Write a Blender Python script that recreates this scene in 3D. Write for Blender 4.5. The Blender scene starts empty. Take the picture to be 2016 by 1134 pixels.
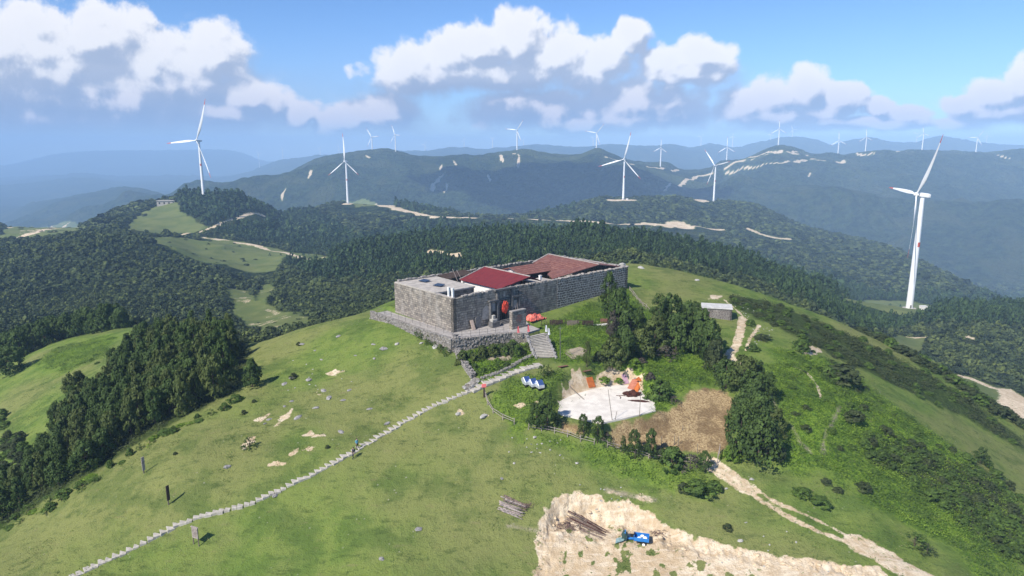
import bpy, bmesh, math, random
import numpy as np
from mathutils import Vector, Matrix, noise as mnoise

# ---------------------------------------------------------------- camera, sky, sun, exposure
S = bpy.context.scene
F_PX = 1344.0
PITCH = math.atan(277 / F_PX)
CP, SP = math.cos(PITCH), math.sin(PITCH)
cd = bpy.data.cameras.new('camera'); cam = bpy.data.objects.new('camera', cd)
S.collection.objects.link(cam); S.camera = cam
cam.location = (0, 0, 0); cam.rotation_euler = (math.pi / 2 - PITCH, 0, 0)
cd.sensor_width = 36; cd.lens = F_PX / 2016 * 36; cd.clip_start = 1; cd.clip_end = 60000
S.render.resolution_x = 1024; S.render.resolution_y = 576
S.render.engine = 'CYCLES'
S.view_settings.view_transform = 'Standard'; S.view_settings.look = 'None'
S.view_settings.exposure = 0.62; S.view_settings.gamma = 1.0
S.cycles.volume_bounces = 1; S.cycles.max_bounces = 5; S.cycles.transparent_max_bounces = 8
S.cycles.diffuse_bounces = 2

SUN_EL = math.radians(43)
SUN_H = Vector((-0.70, -0.71)).normalized()          # horizontal direction TOWARDS the sun
SUN_V = Vector((SUN_H.x * math.cos(SUN_EL), SUN_H.y * math.cos(SUN_EL), math.sin(SUN_EL)))
sl = bpy.data.lights.new('sun', 'SUN'); sl.energy = 4.4; sl.angle = math.radians(0.53); sl.color = (1.0, 0.945, 0.85)
sun = bpy.data.objects.new('sun', sl); S.collection.objects.link(sun)
sun.rotation_euler = (-SUN_V).to_track_quat('-Z', 'Y').to_euler()

# world: Nishita sky with procedural cumulus laid over it (functions of the sky direction)
W = bpy.data.worlds.new('World'); S.world = W; W.use_nodes = True
wn = W.node_tree; wn.nodes.clear()
def N(t, kind, **kw):
    n = t.nodes.new(kind)
    for k, v in kw.items(): setattr(n, k, v)
    return n
def M(t, op, a, b=None, c=None, clamp=False):
    n = t.nodes.new('ShaderNodeMath'); n.operation = op; n.use_clamp = clamp
    for i, x in enumerate((a, b, c)):
        if x is None: continue
        if isinstance(x, (int, float)): n.inputs[i].default_value = x
        else: t.links.new(x, n.inputs[i])
    return n.outputs[0]
def smooth(t, x, lo, hi):
    n = t.nodes.new('ShaderNodeMapRange'); n.interpolation_type = 'SMOOTHSTEP'
    t.links.new(x, n.inputs[0]); n.inputs[1].default_value = lo; n.inputs[2].default_value = hi
    return n.outputs[0]
def mixc(t, f, a, b, mode='MIX'):
    n = t.nodes.new('ShaderNodeMix'); n.data_type = 'RGBA'; n.blend_type = mode
    for i, x in ((0, f), (6, a), (7, b)):
        if isinstance(x, (int, float)): n.inputs[i].default_value = x
        elif isinstance(x, tuple): n.inputs[i].default_value = (*x, 1) if len(x) == 3 else x
        else: t.links.new(x, n.inputs[i])
    return n.outputs[2]

def cloud_group():
    # input: point (a = x/y, e = z/y) of the sky; output: density
    g = bpy.data.node_groups.new('cloud_density', 'ShaderNodeTree')
    g.interface.new_socket('P', in_out='INPUT', socket_type='NodeSocketVector')
    g.interface.new_socket('D', in_out='OUTPUT', socket_type='NodeSocketFloat')
    gi = g.nodes.new('NodeGroupInput'); go = g.nodes.new('NodeGroupOutput')
    def fb(scale, detail, rough):
        n = g.nodes.new('ShaderNodeTexNoise'); n.inputs['Scale'].default_value = scale
        n.inputs['Detail'].default_value = detail; n.inputs['Roughness'].default_value = rough
        g.links.new(gi.outputs[0], n.inputs['Vector']); return n
    warp = fb(9, 3, 0.5)
    sub = N(g, 'ShaderNodeVectorMath', operation='SUBTRACT'); g.links.new(warp.outputs['Color'], sub.inputs[0]); sub.inputs[1].default_value = (0.5, 0.5, 0.5)
    sc = N(g, 'ShaderNodeVectorMath', operation='MULTIPLY'); g.links.new(sub.outputs[0], sc.inputs[0]); sc.inputs[1].default_value = (0.05, 0.03, 0)
    ad = N(g, 'ShaderNodeVectorMath', operation='ADD'); g.links.new(gi.outputs[0], ad.inputs[0]); g.links.new(sc.outputs[0], ad.inputs[1])
    P = ad.outputs[0]
    # (centre u, centre v, half width, half height) in the sky, cumulus bodies
    B = [(120, 150, 240, 110), (330, 170, 170, 90), (60, 95, 170, 85), (190, 80, 130, 75), (300, 130, 140, 80), (420, 105, 85, 70), (60, 180, 260, 90), (260, 200, 220, 70),
         (800, 135, 70, 50), (885, 115, 75, 55), (950, 100, 80, 60), (1020, 80, 80, 65), (1100, 115, 90, 62), (1175, 125, 70, 50), (960, 150, 250, 32),
         (1240, 70, 45, 42), (1310, 120, 62, 38), (1380, 115, 72, 45), (1350, 140, 100, 26),
         (690, 236, 78, 38), (765, 222, 70, 44), (590, 215, 46, 34), (480, 195, 95, 50), (430, 225, 130, 46), (120, 235, 260, 50),
         (1000, 212, 74, 36), (1080, 213, 84, 44), (1160, 222, 74, 38), (1240, 202, 88, 50), (1320, 207, 74, 42), (1160, 238, 210, 30),
         (1460, 205, 58, 40), (1520, 195, 60, 48), (1590, 180, 62, 52), (1655, 205, 62, 38), (1560, 225, 150, 24), (1730, 212, 40, 20), (1790, 228, 70, 20),
         (1885, 205, 45, 22), (1960, 190, 75, 42), (2050, 165, 90, 65), (1980, 222, 120, 26), (-150, 120, 220, 110), (2200, 190, 150, 60), (1700, 245, 260, 16)]
    cur = None
    for (u, v, ru, rv) in B:
        y = (567 - v) / F_PX; x = (u - 1008) / F_PX
        den = CP + y * SP; a = x / den; e = (-SP + y * CP) / den
        m2 = g.nodes.new('ShaderNodeVectorMath'); m2.operation = 'MULTIPLY_ADD'; g.links.new(P, m2.inputs[0])
        m2.inputs[1].default_value = (F_PX / ru, F_PX / rv, 0); m2.inputs[2].default_value = (-a * F_PX / ru, -e * F_PX / rv, 0)
        ln = g.nodes.new('ShaderNodeVectorMath'); ln.operation = 'LENGTH'; g.links.new(m2.outputs[0], ln.inputs[0])
        d = ln.outputs['Value']
        cur = d if cur is None else M(g, 'SMOOTH_MIN', cur, d, 0.18)
    cur = M(g, 'MULTIPLY_ADD', cur, -1.15, 1.22); n1 = fb(19, 7, 0.62)
    vo = g.nodes.new('ShaderNodeTexVoronoi'); vo.feature = 'SMOOTH_F1'; vo.inputs['Scale'].default_value = 34; vo.inputs['Smoothness'].default_value = .35
    g.links.new(P, vo.inputs['Vector'])
    n2 = fb(75, 4, .65); s = M(g, 'ADD', M(g, 'MULTIPLY_ADD', n1.outputs['Fac'], 1.4, -0.76), M(g, 'MULTIPLY', n2.outputs['Fac'], .22))
    s2 = M(g, 'MULTIPLY_ADD', vo.outputs['Distance'], -0.45, 0.22)
    tot = M(g, 'ADD', M(g, 'ADD', cur, s), s2)
    g.links.new(tot, go.inputs[0])
    return g

def build_world():
    t = wn
    tc = N(t, 'ShaderNodeTexCoord')
    sky = N(t, 'ShaderNodeTexSky', sky_type='NISHITA', sun_disc=False)
    sky.sun_elevation = SUN_EL
    sky.sun_rotation = math.atan2(SUN_H.x, SUN_H.y)
    sky.altitude = 1500; sky.air_density = 1.0; sky.dust_density = 0.15; sky.ozone_density = 4.0
    sep = N(t, 'ShaderNodeSeparateXYZ'); t.links.new(tc.outputs['Generated'], sep.inputs[0])
    y = M(t, 'MAXIMUM', sep.outputs[1], 0.02)
    a = M(t, 'DIVIDE', sep.outputs[0], y); e = M(t, 'DIVIDE', sep.outputs[2], y)
    cmb = N(t, 'ShaderNodeCombineXYZ'); t.links.new(a, cmb.inputs[0]); t.links.new(e, cmb.inputs[1])
    g = cloud_group()
    def dens(off):
        n = N(t, 'ShaderNodeGroup'); n.node_tree = g
        ad = N(t, 'ShaderNodeVectorMath', operation='ADD'); t.links.new(cmb.outputs[0], ad.inputs[0]); ad.inputs[1].default_value = off
        t.links.new(ad.outputs[0], n.inputs[0]); return n.outputs[0]
    d0 = dens((0, 0, 0)); d1 = dens((-0.012, 0.016, 0))
    front = smooth(t, sep.outputs[1], 0.05, 0.3)
    d2 = dens((0, 0.05, 0))                              # is there cloud above? then this is the soft underside
    under = smooth(t, M(t, 'SUBTRACT', d2, d0), -0.55, 0.10)
    crisp = smooth(t, d0, 0.02, 0.40); soft = smooth(t, d0, -0.38, 0.50)
    alpha = M(t, 'MULTIPLY', M(t, 'ADD', M(t, 'MULTIPLY', crisp, M(t, 'SUBTRACT', 1.0, under)), M(t, 'MULTIPLY', soft, under)), front)
    # light side against shaded side of each billow
    diff = M(t, 'SUBTRACT', d0, d1)
    lit = M(t, 'MULTIPLY', smooth(t, diff, -0.45, 0.15), M(t, 'MULTIPLY_ADD', under, -0.92, 1.0))
    thick = smooth(t, d0, 0.1, 1.1)
    lit2 = M(t, 'MULTIPLY', lit, M(t, 'MULTIPLY_ADD', thick, -0.1, 1.0))
    low = smooth(t, e, 0.03, 0.12)                       # nearer the horizon the clouds sink into the air
    far_c = mixc(t, low, (0.23, 0.31, 0.50), (0.35, 0.41, 0.55))
    lit_c = mixc(t, low, (0.70, 0.67, 0.76), (0.86, 0.85, 0.87))
    col = mixc(t, lit2, far_c, lit_c)
    k = M(t, 'MULTIPLY', smooth(t, e, -0.01, 0.04), 0.96)
    alpha = M(t, 'MULTIPLY', alpha, k)
    skyc = N(t, 'ShaderNodeVectorMath', operation='MULTIPLY'); t.links.new(sky.outputs[0], skyc.inputs[0]); skyc.inputs[1].default_value = (0.66, 0.81, 1.0)
    veil_n = N(t, 'ShaderNodeTexNoise'); veil_n.inputs['Scale'].default_value = 3; veil_n.inputs['Detail'].default_value = 5
    mp = N(t, 'ShaderNodeMapping'); mp.inputs['Scale'].default_value = (1, 3, 1); t.links.new(cmb.outputs[0], mp.inputs[0]); t.links.new(mp.outputs[0], veil_n.inputs['Vector'])
    leftn = smooth(t, M(t, 'MULTIPLY', a, -1.0), -0.5, 0.55)
    veil = M(t, 'MULTIPLY', M(t, 'MULTIPLY', smooth(t, e, 0.19, 0.03), M(t, 'MULTIPLY_ADD', smooth(t, veil_n.outputs['Fac'], 0.3, 0.7), 0.3, 0.22)), M(t, 'MULTIPLY_ADD', leftn, 0.8, 0.5))
    veil = M(t, 'MULTIPLY', veil, front)
    BGS = 0.105
    def s(c): return tuple(x / BGS for x in c)
    sc1 = mixc(t, veil, skyc.outputs[0], s((0.23, 0.30, 0.47)))
    csc = N(t, 'ShaderNodeVectorMath', operation='SCALE'); t.links.new(col, csc.inputs[0]); csc.inputs['Scale'].default_value = 0.80 / BGS
    fin = mixc(t, alpha, sc1, csc.outputs[0])
    bg = N(t, 'ShaderNodeBackground'); bg.inputs['Strength'].default_value = BGS; t.links.new(fin, bg.inputs['Color'])
    W.cycles.sampling_method = 'MANUAL'; W.cycles.sample_map_resolution = 256
    out = N(t, 'ShaderNodeOutputWorld'); t.links.new(bg.outputs[0], out.inputs['Surface'])
build_world()

# ---------------------------------------------------------------- helpers
rnd = random.Random(7); rng = np.random.default_rng(7)
COL = S.collection
def tag(o, label=None, cat=None, group=None, kind=None):
    if label: o['label'] = label
    if cat: o['category'] = cat
    if group: o['group'] = group
    if kind: o['kind'] = kind
    return o
def empty(name, loc, rz=0.0, label=None, cat=None, group=None):
    o = bpy.data.objects.new(name, None); COL.objects.link(o); o.empty_display_size = 0.5
    o.location = loc; o.rotation_euler = (0, 0, rz); return tag(o, label, cat, group)
def link(name, me, parent=None, mats=()):
    o = bpy.data.objects.new(name, me); COL.objects.link(o)
    for m in mats: me.materials.append(m)
    if parent is not None: o.parent = parent
    return o
def mesh_np(name, V, Fq=None, Ft=None, smooth_=False, mats=(), mi=None, uv=None):
    me = bpy.data.meshes.new(name); V = np.asarray(V, np.float32)
    me.vertices.add(len(V)); me.vertices.foreach_set('co', V.ravel())
    nq = 0 if Fq is None else len(Fq); nt = 0 if Ft is None else len(Ft)
    L = []
    if nq: L.append(np.asarray(Fq, np.int32).ravel())
    if nt: L.append(np.asarray(Ft, np.int32).ravel())
    idx = np.concatenate(L); me.loops.add(len(idx)); me.loops.foreach_set('vertex_index', idx)
    st = np.concatenate([np.arange(nq) * 4, nq * 4 + np.arange(nt) * 3]).astype(np.int32)
    me.polygons.add(nq + nt); me.polygons.foreach_set('loop_start', st)
    if mi is not None: me.polygons.foreach_set('material_index', np.asarray(mi, np.int32))
    me.polygons.foreach_set('use_smooth', np.full(nq + nt, bool(smooth_)))
    for m in mats: me.materials.append(m)
    me.update(calc_edges=True); return me
class MB:
    """collects shapes into one mesh, with metric UVs"""
    def __init__(s): s.v = []; s.f = []; s.uv = []; s.m = []
    def face(s, pts, mi=0, uv=None):
        b = len(s.v); s.v += [tuple(p) for p in pts]; s.f.append(tuple(range(b, b + len(pts)))); s.m.append(mi)
        if uv is None:
            P = [Vector(p) for p in pts]; n = (P[1] - P[0]).cross(P[2] - P[0])
            if n.length < 1e-9 and len(P) > 3: n = (P[2] - P[0]).cross(P[3] - P[0])
            n = n.normalized() if n.length > 1e-9 else Vector((0, 0, 1))
            if abs(n.z) > 0.8: uv = [(p.x, p.y) for p in P]
            else:
                h = Vector((-n.y, n.x, 0)).normalized(); uv = [(p.dot(h), p.z) for p in P]
        s.uv += uv
    def box(s, c, d, rz=0.0, mi=0, M4=None):
        hx, hy, hz = d[0] / 2, d[1] / 2, d[2] / 2
        P = [Vector((x * hx, y * hy, z * hz)) for z in (-1, 1) for y in (-1, 1) for x in (-1, 1)]
        R = M4 if M4 is not None else Matrix.Rotation(rz, 4, 'Z')
        P = [R @ p + Vector(c) for p in P]
        for q in ((0, 2, 3, 1), (4, 5, 7, 6), (0, 1, 5, 4), (2, 6, 7, 3), (0, 4, 6, 2), (1, 3, 7, 5)): s.face([P[i] for i in q], mi)
    def tube(s, a, b, r1, r2=None, n=8, mi=0, caps=True):
        a = Vector(a); b = Vector(b); r2 = r1 if r2 is None else r2
        d = (b - a).normalized(); x = d.orthogonal().normalized(); y = d.cross(x)
        A = [a + (x * math.cos(2 * math.pi * i / n) + y * math.sin(2 * math.pi * i / n)) * r1 for i in range(n)]
        B = [b + (x * math.cos(2 * math.pi * i / n) + y * math.sin(2 * math.pi * i / n)) * r2 for i in range(n)]
        for i in range(n): j = (i + 1) % n; s.face([A[i], A[j], B[j], B[i]], mi)
        if caps: s.face(A[::-1], mi); s.face(B, mi)
    def build(s, name, mats, parent=None, smooth_=False, bevel=0):
        if not isinstance(mats, (list, tuple)): mats = [mats]
        me = bpy.data.meshes.new(name); me.from_pydata(s.v, [], s.f)
        ul = me.uv_layers.new(name='UVMap'); ul.data.foreach_set('uv', np.array(s.uv, np.float32).ravel())
        me.polygons.foreach_set('material_index', s.m)
        me.polygons.foreach_set('use_smooth', [smooth_] * len(s.f))
        o = link(name, me, parent, mats)
        bm = bmesh.new(); bm.from_mesh(me); bmesh.ops.remove_doubles(bm, verts=bm.verts, dist=1e-4)
        if bevel: bmesh.ops.bevel(bm, geom=bm.edges[:], offset=bevel, segments=1, affect='EDGES', profile=0.5)
        bm.to_mesh(me); bm.free(); me.update(); return o

# --- noise
def _hash(ix, iy, sd):
    h = (ix.astype(np.int64) * 374761393 + iy.astype(np.int64) * 668265263 + sd * 1442695041) & 0x7fffffff
    h = ((h ^ (h >> 13)) * 1274126177) & 0x7fffffff
    return ((h ^ (h >> 16)) & 0xffff) / 65535.0
def vnoise(x, y, sd=0):
    x = np.asarray(x, float); y = np.asarray(y, float)
    ix = np.floor(x); iy = np.floor(y); fx = x - ix; fy = y - iy
    fx = fx * fx * fx * (fx * (fx * 6 - 15) + 10); fy = fy * fy * fy * (fy * (fy * 6 - 15) + 10)
    a = _hash(ix, iy, sd); b = _hash(ix + 1, iy, sd); c = _hash(ix, iy + 1, sd); d = _hash(ix + 1, iy + 1, sd)
    return (a + (b - a) * fx) * (1 - fy) + (c + (d - c) * fx) * fy
def fbm(x, y, sd=0, o=4, lac=2.03, g=0.5):
    s = 0; A = 1; T = 0
    for i in range(o): s = s + A * (vnoise(x, y, sd + i * 17) * 2 - 1); T += A; A *= g; x = x * lac + 3.1; y = y * lac + 1.7
    return s / T
def ridged(x, y, sd=0, o=4):
    s = 0; A = 1; T = 0
    for i in range(o): s = s + A * (1 - np.abs(vnoise(x, y, sd + i * 13) * 2 - 1) * 2); T += A; A *= 0.5; x = x * 2.1 + 2.2; y = y * 2.1 + 5.5
    return s / T
def sst(x, lo, hi):
    t = np.clip((x - lo) / (hi - lo), 0, 1); return t * t * (3 - 2 * t)

# --- picture point -> direction
def uv2at(u, v):
    x = (np.asarray(u, float) - 1008) / F_PX; y = (567 - np.asarray(v, float)) / F_PX
    den = CP + y * SP; return x / den, (-SP + y * CP) / den
def atz(u, v, z):
    a, t = uv2at(u, v); Y = z / t; return float(a * Y), float(Y)
def project(X, Y, Z):
    dep = Y * CP - Z * SP; return 1008 + F_PX * X / dep, 567 - F_PX * (Y * SP + Z * CP) / dep

# ---------------------------------------------------------------- terrain
def pchip_slopes(x, y):
    h = np.diff(x, axis=-1); d = np.diff(y, axis=-1) / h
    m = np.zeros_like(y); m[..., 0] = d[..., 0]; m[..., -1] = d[..., -1]
    d0, d1 = d[..., :-1], d[..., 1:]; h0, h1 = h[..., :-1], h[..., 1:]
    w1 = 2 * h1 + h0; w2 = h1 + 2 * h0
    with np.errstate(divide='ignore', invalid='ignore'):
        mm = (w1 + w2) / (w1 / d0 + w2 / d1)
    mm[(d0 * d1 <= 0) | ~np.isfinite(mm)] = 0; m[..., 1:-1] = mm; return m
def herm(x0, x1, y0, y1, m0, m1, x):
    h = x1 - x0; t = (x - x0) / h
    return (2*t**3-3*t**2+1)*y0 + (t**3-2*t**2+t)*h*m0 + (-2*t**3+3*t**2)*y1 + (t**3-t**2)*h*m1
def pchip1(x, y, q):
    x = np.asarray(x, float); y = np.asarray(y, float); m = pchip_slopes(x, y)
    k = np.clip(np.searchsorted(x, q) - 1, 0, len(x) - 2); qq = np.clip(q, x[0], x[-1])
    return herm(x[k], x[k+1], y[k], y[k+1], m[k], m[k+1], qq)
Zt = 'z'
# every layer: (u, v, Y) picture row and distance of a point of the land; (u, 'z', Y, z) where it is hidden
LAY = [
 [(-500,Zt,12,-70),(0,Zt,12,-63),(1000,Zt,12,-60),(2016,Zt,12,-63),(2500,Zt,12,-70)],
 [(-400,1200,100),(0,1134,80),(200,1134,77),(400,1134,76),(800,1134,74),(1100,1134,75),(1400,1134,74),(1700,1134,73),(1850,1134,74),(2016,1134,80),(2400,1300,78)],
 [(-400,1120,118),(0,1040,95),(200,930,97),(400,880,97),(700,880,95),(1000,900,92),(1300,930,90.5),(1550,930,90),(1700,940,92),(1850,960,96),(2016,1010,100),(2400,1200,90)],
 [(-400,1000,145),(0,930,122),(150,870,118),(300,800,118),(500,740,122),(700,740,115),(900,752,107),(1060,752,106.5),(1250,790,103.5),(1400,800,104),(1550,760,109),(1700,790,113),(1850,850,115),(2016,950,112),(2400,1160,98)],
 [(-400,940,172),(0,830,150),(150,760,152),(300,720,147),(480,690,139),(620,645,140),(780,627,134),(892,690,116.5),(960,680,119),(1075,700,115.5),(1150,645,128),(1240,618,138),(1400,622,140),(1550,640,141),(1700,710,137),(1850,790,132),(2016,905,122),(2400,1130,105)],
 [(-400,900,210),(0,742,190),(100,690,200),(220,655,205),(300,650,195),(400,655,180),(480,668,165),(520,Zt,165,-51),(620,Zt,165,-47),(700,Zt,165,-41.5),(780,595,158),(892,Zt,150,-32.4),(1100,Zt,158,-31.8),(1240,522,178),(1300,528,176),(1400,553,170),(1500,583,165),(1600,618,159),(1700,661,152),(1850,742,144),(2016,858,132),(2400,1100,112)],
 [(-400,Zt,265,-88),(0,Zt,255,-77),(220,Zt,262,-71),(400,Zt,230,-70),(500,Zt,208,-62),(620,Zt,210,-58),(770,Zt,205,-48),(1000,Zt,210,-44),(1240,Zt,215,-43),(1400,Zt,215,-50),(1550,Zt,208,-58),(1700,Zt,195,-66),(1850,Zt,188,-76),(2016,Zt,180,-86),(2400,Zt,170,-100)],
 [(-400,690,330),(0,652,325),(220,642,330),(400,632,330),(500,648,300),(620,622,320),(770,590,330),(900,Zt,330,-68),(1080,Zt,330,-60),(1240,512,330),(1400,550,320),(1550,600,310),(1700,660,295),(1850,745,265),(2016,810,245),(2400,940,240)],
 [(-400,560,500),(0,560,470),(220,548,460),(400,560,440),(500,590,400),(620,565,430),(770,530,430),(900,498,430),(1000,485,430),(1240,480,430),(1400,520,420),(1550,565,400),(1700,625,385),(1790,662,360),(1900,645,355),(2016,650,365),(2400,680,380)],
 [(-400,500,650),(0,487,640),(100,474,640),(230,464,640),(330,482,620),(400,505,620),(500,520,620),(620,515,560),(700,492,540),(800,476,520),(900,465,510),(1000,461,500),(1150,467,500),(1300,489,490),(1450,524,490),(1600,566,490),(1700,594,490),(1800,607,482),(1900,612,480),(2016,608,490),(2400,630,500)],
 [(-400,495,800),(0,478,800),(150,462,780),(230,450,780),(330,466,760),(400,469,760),(500,482,750),(620,504,720),(700,Zt,660,-112),(800,Zt,650,-108),(1000,Zt,650,-112),(1200,Zt,650,-118),(1450,Zt,650,-140),(1700,Zt,650,-168),(2016,Zt,650,-185),(2400,Zt,650,-190)],
 [(-400,480,900),(0,462,900),(150,455,900),(230,434,880),(320,430,900),(401,420,900),(500,436,900),(560,452,960),(683,440,1050),(870,440,1050),(1000,440,1100),(1200,445,1100),(1400,456,1150),(1550,478,1130),(1700,510,1060),(1850,560,900),(2016,615,800),(2400,650,800)],
 [(-400,475,1000),(0,451,1000),(150,449,1000),(230,419,1000),(320,401,1000),(401,387,1000),(450,388,1000),(520,415,1020),(560,430,1080),(600,418,1200),(683,401,1265),(740,404,1270),(800,408,1280),(870,420,1300),(950,429,1320),(1050,424,1340),(1110,414,1350),(1180,393,1360),(1227,393,1370),(1300,391,1400),(1405,396,1500),(1480,404,1500),(1550,436,1450),(1620,458,1400),(1700,475,1300),(1850,535,1150),(1970,600,1000),(2100,650,950),(2400,690,950)],
 [(-400,Zt,2100,-420),(0,Zt,2100,-420),(400,Zt,2000,-400),(700,Zt,1950,-330),(1000,Zt,1950,-320),(1400,Zt,1950,-320),(1700,Zt,1700,-330),(2016,Zt,1500,-330),(2400,Zt,1500,-330)],
 [(-400,480,3200),(0,465,3200),(300,420,2800),(500,393,2500),(683,372,2500),(850,368,2500),(1000,365,2500),(1200,363,2550),(1360,373,2600),(1500,355,2600),(1700,375,2500),(1850,400,2400),(2016,420,2300),(2400,440,2300)],
 [(-400,470,4000),(0,448,4000),(60,418,4000),(120,395,4000),(200,376,4000),(250,368,3900),(300,376,3700),(340,390,3400),(380,382,3300),(420,370,3200),(500,355,3100),(560,345,3050),(600,325,3000),(640,308,2950),(700,300,2900),(760,294,2900),(800,303,2900),(850,310,2900),(900,308,2900),(960,305,2900),(1018,294,2900),(1080,303,3000),(1140,306,3100),(1174,297,3160),(1210,308,3150),(1260,322,3000),(1300,330,2900),(1350,342,3000),(1390,334,3200),(1430,323,3360),(1480,309,3300),(1532,288,3250),(1560,291,3300),(1600,305,3400),(1649,308,3470),(1703,302,3400),(1760,299,3350),(1815,295,3350),(1870,297,3500),(1921,299,3700),(2016,306,3800),(2400,310,3800)],
 [(-400,Zt,5200,-450),(0,Zt,5200,-450),(400,Zt,4600,-420),(1000,Zt,4600,-380),(2400,Zt,5300,-380)],
 [(-400,385,7500),(0,367,7500),(60,360,7500),(100,355,7500),(170,349,7500),(250,356,7500),(350,352,7500),(420,352,7500),(480,342,7500),(520,326,7500),(560,312,7500),(600,308,7500),(640,304,7500),(700,300,7500),(760,298,7500),(830,298,7500),(870,293,7500),(900,290,7500),(960,292,7500),(1000,290,7500),(1050,284,7500),(1100,287,7500),(1150,290,7500),(1200,285,7500),(1250,289,7500),(1280,288,7500),(1325,284,7500),(1360,291,7500),(1400,283,7500),(1450,289,7500),(1500,277,7500),(1560,268,7500),(1600,272,7500),(1640,285,7500),(1680,276,7500),(1720,274,7500),(1760,281,7500),(1800,281,7500),(1850,268,7500),(1880,273,7500),(1930,280,7500),(2016,287,7500),(2400,290,7500)],
 [(-400,Zt,9500,-450),(1000,Zt,9500,-420),(2400,Zt,9500,-420)],
 [(-400,330,12500),(0,326,12500),(60,315,12500),(120,302,12500),(220,297,12500),(350,296,12500),(420,294,12500),(470,300,12500),(530,318,12500),(640,312,12500),(800,302,12500),(1000,299,12500),(1500,296,12500),(2016,294,12500),(2400,294,12500)],
 [(-400,Zt,14000,-500),(1000,Zt,14000,-500),(2400,Zt,14000,-500)]]
NA = 1540; AMAX = 1.12
Agrid = np.linspace(-AMAX, AMAX, NA)
def geo(a, b, r):
    n = int(math.log(b / a) / math.log(1 + r)); return np.geomspace(a, b, n, endpoint=False)
Ygrid = np.concatenate([np.linspace(14, 60, 20, endpoint=False), geo(60, 190, .0031), geo(190, 300, .0055), geo(300, 1000, .0075), geo(1000, 3600, .0052), geo(3600, 13900, .013), [13950]])
NY = len(Ygrid)
def build_H():
    YN = []; ZN = []
    for L in LAY:
        aa = []; yy = []; zz = []
        for p in L:
            if p[1] == 'z': z = p[3]; a, _ = uv2at(p[0], 290); 
            else:
                a, t = uv2at(p[0], p[1]); z = t * p[2]
            if p[1] == 'z':       # take the column of the true depression
                for _ in range(4):
                    tt = z / p[2]; yv = (tt * CP + SP) / (CP - tt * SP); a = ((p[0] - 1008) / F_PX) / (CP + yv * SP)
            aa.append(float(a)); yy.append(p[2]); zz.append(z)
        YN.append(pchip1(aa, yy, Agrid)); ZN.append(pchip1(aa, zz, Agrid))
    YN = np.array(YN).T; ZN = np.array(ZN).T                  # [cols, layers]
    YN = np.maximum.accumulate(YN + np.arange(YN.shape[1]) * 1e-3, axis=1)
    for k in range(1, YN.shape[1]): YN[:, k] = np.maximum(YN[:, k], YN[:, k-1] * 1.02)
    m = pchip_slopes(YN, ZN)
    H = np.zeros((NA, NY)); Yb = np.broadcast_to(Ygrid, (NA, NY))
    for k in range(YN.shape[1] - 1):
        y0, y1 = YN[:, k:k+1], YN[:, k+1:k+2]
        msk = (Yb >= y0) & (Yb <= y1)
        v = herm(y0, y1, ZN[:, k:k+1], ZN[:, k+1:k+2], m[:, k:k+1], m[:, k+1:k+2], Yb)
        H[msk] = v[msk]
    H = np.where(Yb > YN[:, -1:], -500, H)
    X = Agrid[:, None] * Yb
    w = np.ones_like(H)
    for k in (9, 12, 15, 17, 19): w *= 1 - (0.985 if k == 15 else 0.93) * np.exp(-((Yb - YN[:, k:k+1]) / ((0.12 if k == 15 else 0.055) * YN[:, k:k+1])) ** 2)
    near = 1 - sst(Yb, 190, 260)
    H += near * (0.35 * fbm(X / 14, Yb / 14, 1, 4) + 0.10 * fbm(X / 2.2, Yb / 2.2, 5, 3))
    mid = sst(Yb, 230, 330) * (1 - sst(Yb, 1500, 1800))
    H += mid * w * (7 * fbm(X / 150, Yb / 150, 9, 4) + 4 * ridged(X / 90, Yb / 90, 12, 2))
    big = sst(Yb, 1500, 2100) * (1 - sst(Yb, 3700, 5000))
    H += big * w * (110 * ridged(X / 900 + 0.3 * fbm(X / 800, Yb / 800, 3), Yb / 900, 21, 4) + 34 * fbm(X / 210, Yb / 210, 31, 4))
    far = sst(Yb, 3700, 5000)
    H += far * w * (90 * ridged(X / 2400, Yb / 2400, 41, 4))
    H += sst(Yb, 2000, 3000) * 9 * fbm(X / 70, Yb / 70, 51, 3)
    H += sst(Yb, 5000, 7000) * 16 * fbm(X / 160, Yb / 160, 52, 3)
    return H
H = build_H()
def hz(x, y):
    """ground height"""
    x = np.asarray(x, float); y = np.clip(np.asarray(y, float), Ygrid[0], Ygrid[-2])
    ia = np.clip((x / y + AMAX) / (2 * AMAX) * (NA - 1), 0, NA - 1.001); i = ia.astype(int); fa = ia - i
    j = np.clip(np.searchsorted(Ygrid, y, side='right') - 1, 0, NY - 2); fy = (y - Ygrid[j]) / (Ygrid[j+1] - Ygrid[j])
    return (H[i, j] * (1-fa) + H[i+1, j] * fa) * (1-fy) + (H[i, j+1] * (1-fa) + H[i+1, j+1] * fa) * fy
def hit(u, v, ymin=0.0):
    """where the line of sight through a picture point meets the land"""
    a, t = uv2at(u, v); a = float(a); t = float(t)
    ia = min(max((a + AMAX) / (2 * AMAX) * (NA - 1), 0), NA - 1.001); i = int(ia); fa = ia - i
    prof = (H[i] * (1 - fa) + H[i+1] * fa) / Ygrid - t
    prof = np.where(Ygrid < ymin, -1, prof)
    k = np.argmax(prof >= 0)
    if k == 0 or prof[k] < 0:
        k = int(np.argmax(prof)); Y = Ygrid[k]
    else:
        y0, y1 = Ygrid[k-1], Ygrid[k]; p0, p1 = prof[k-1], prof[k]
        Y = y0 + (y1 - y0) * (0 - p0) / (p1 - p0) if y0 >= ymin else y1
    X = a * Y; return Vector((X, Y, float(hz(X, Y))))
def hits(pts, ymin=0.0): return [hit(u, v, ymin) for u, v in pts]

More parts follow.
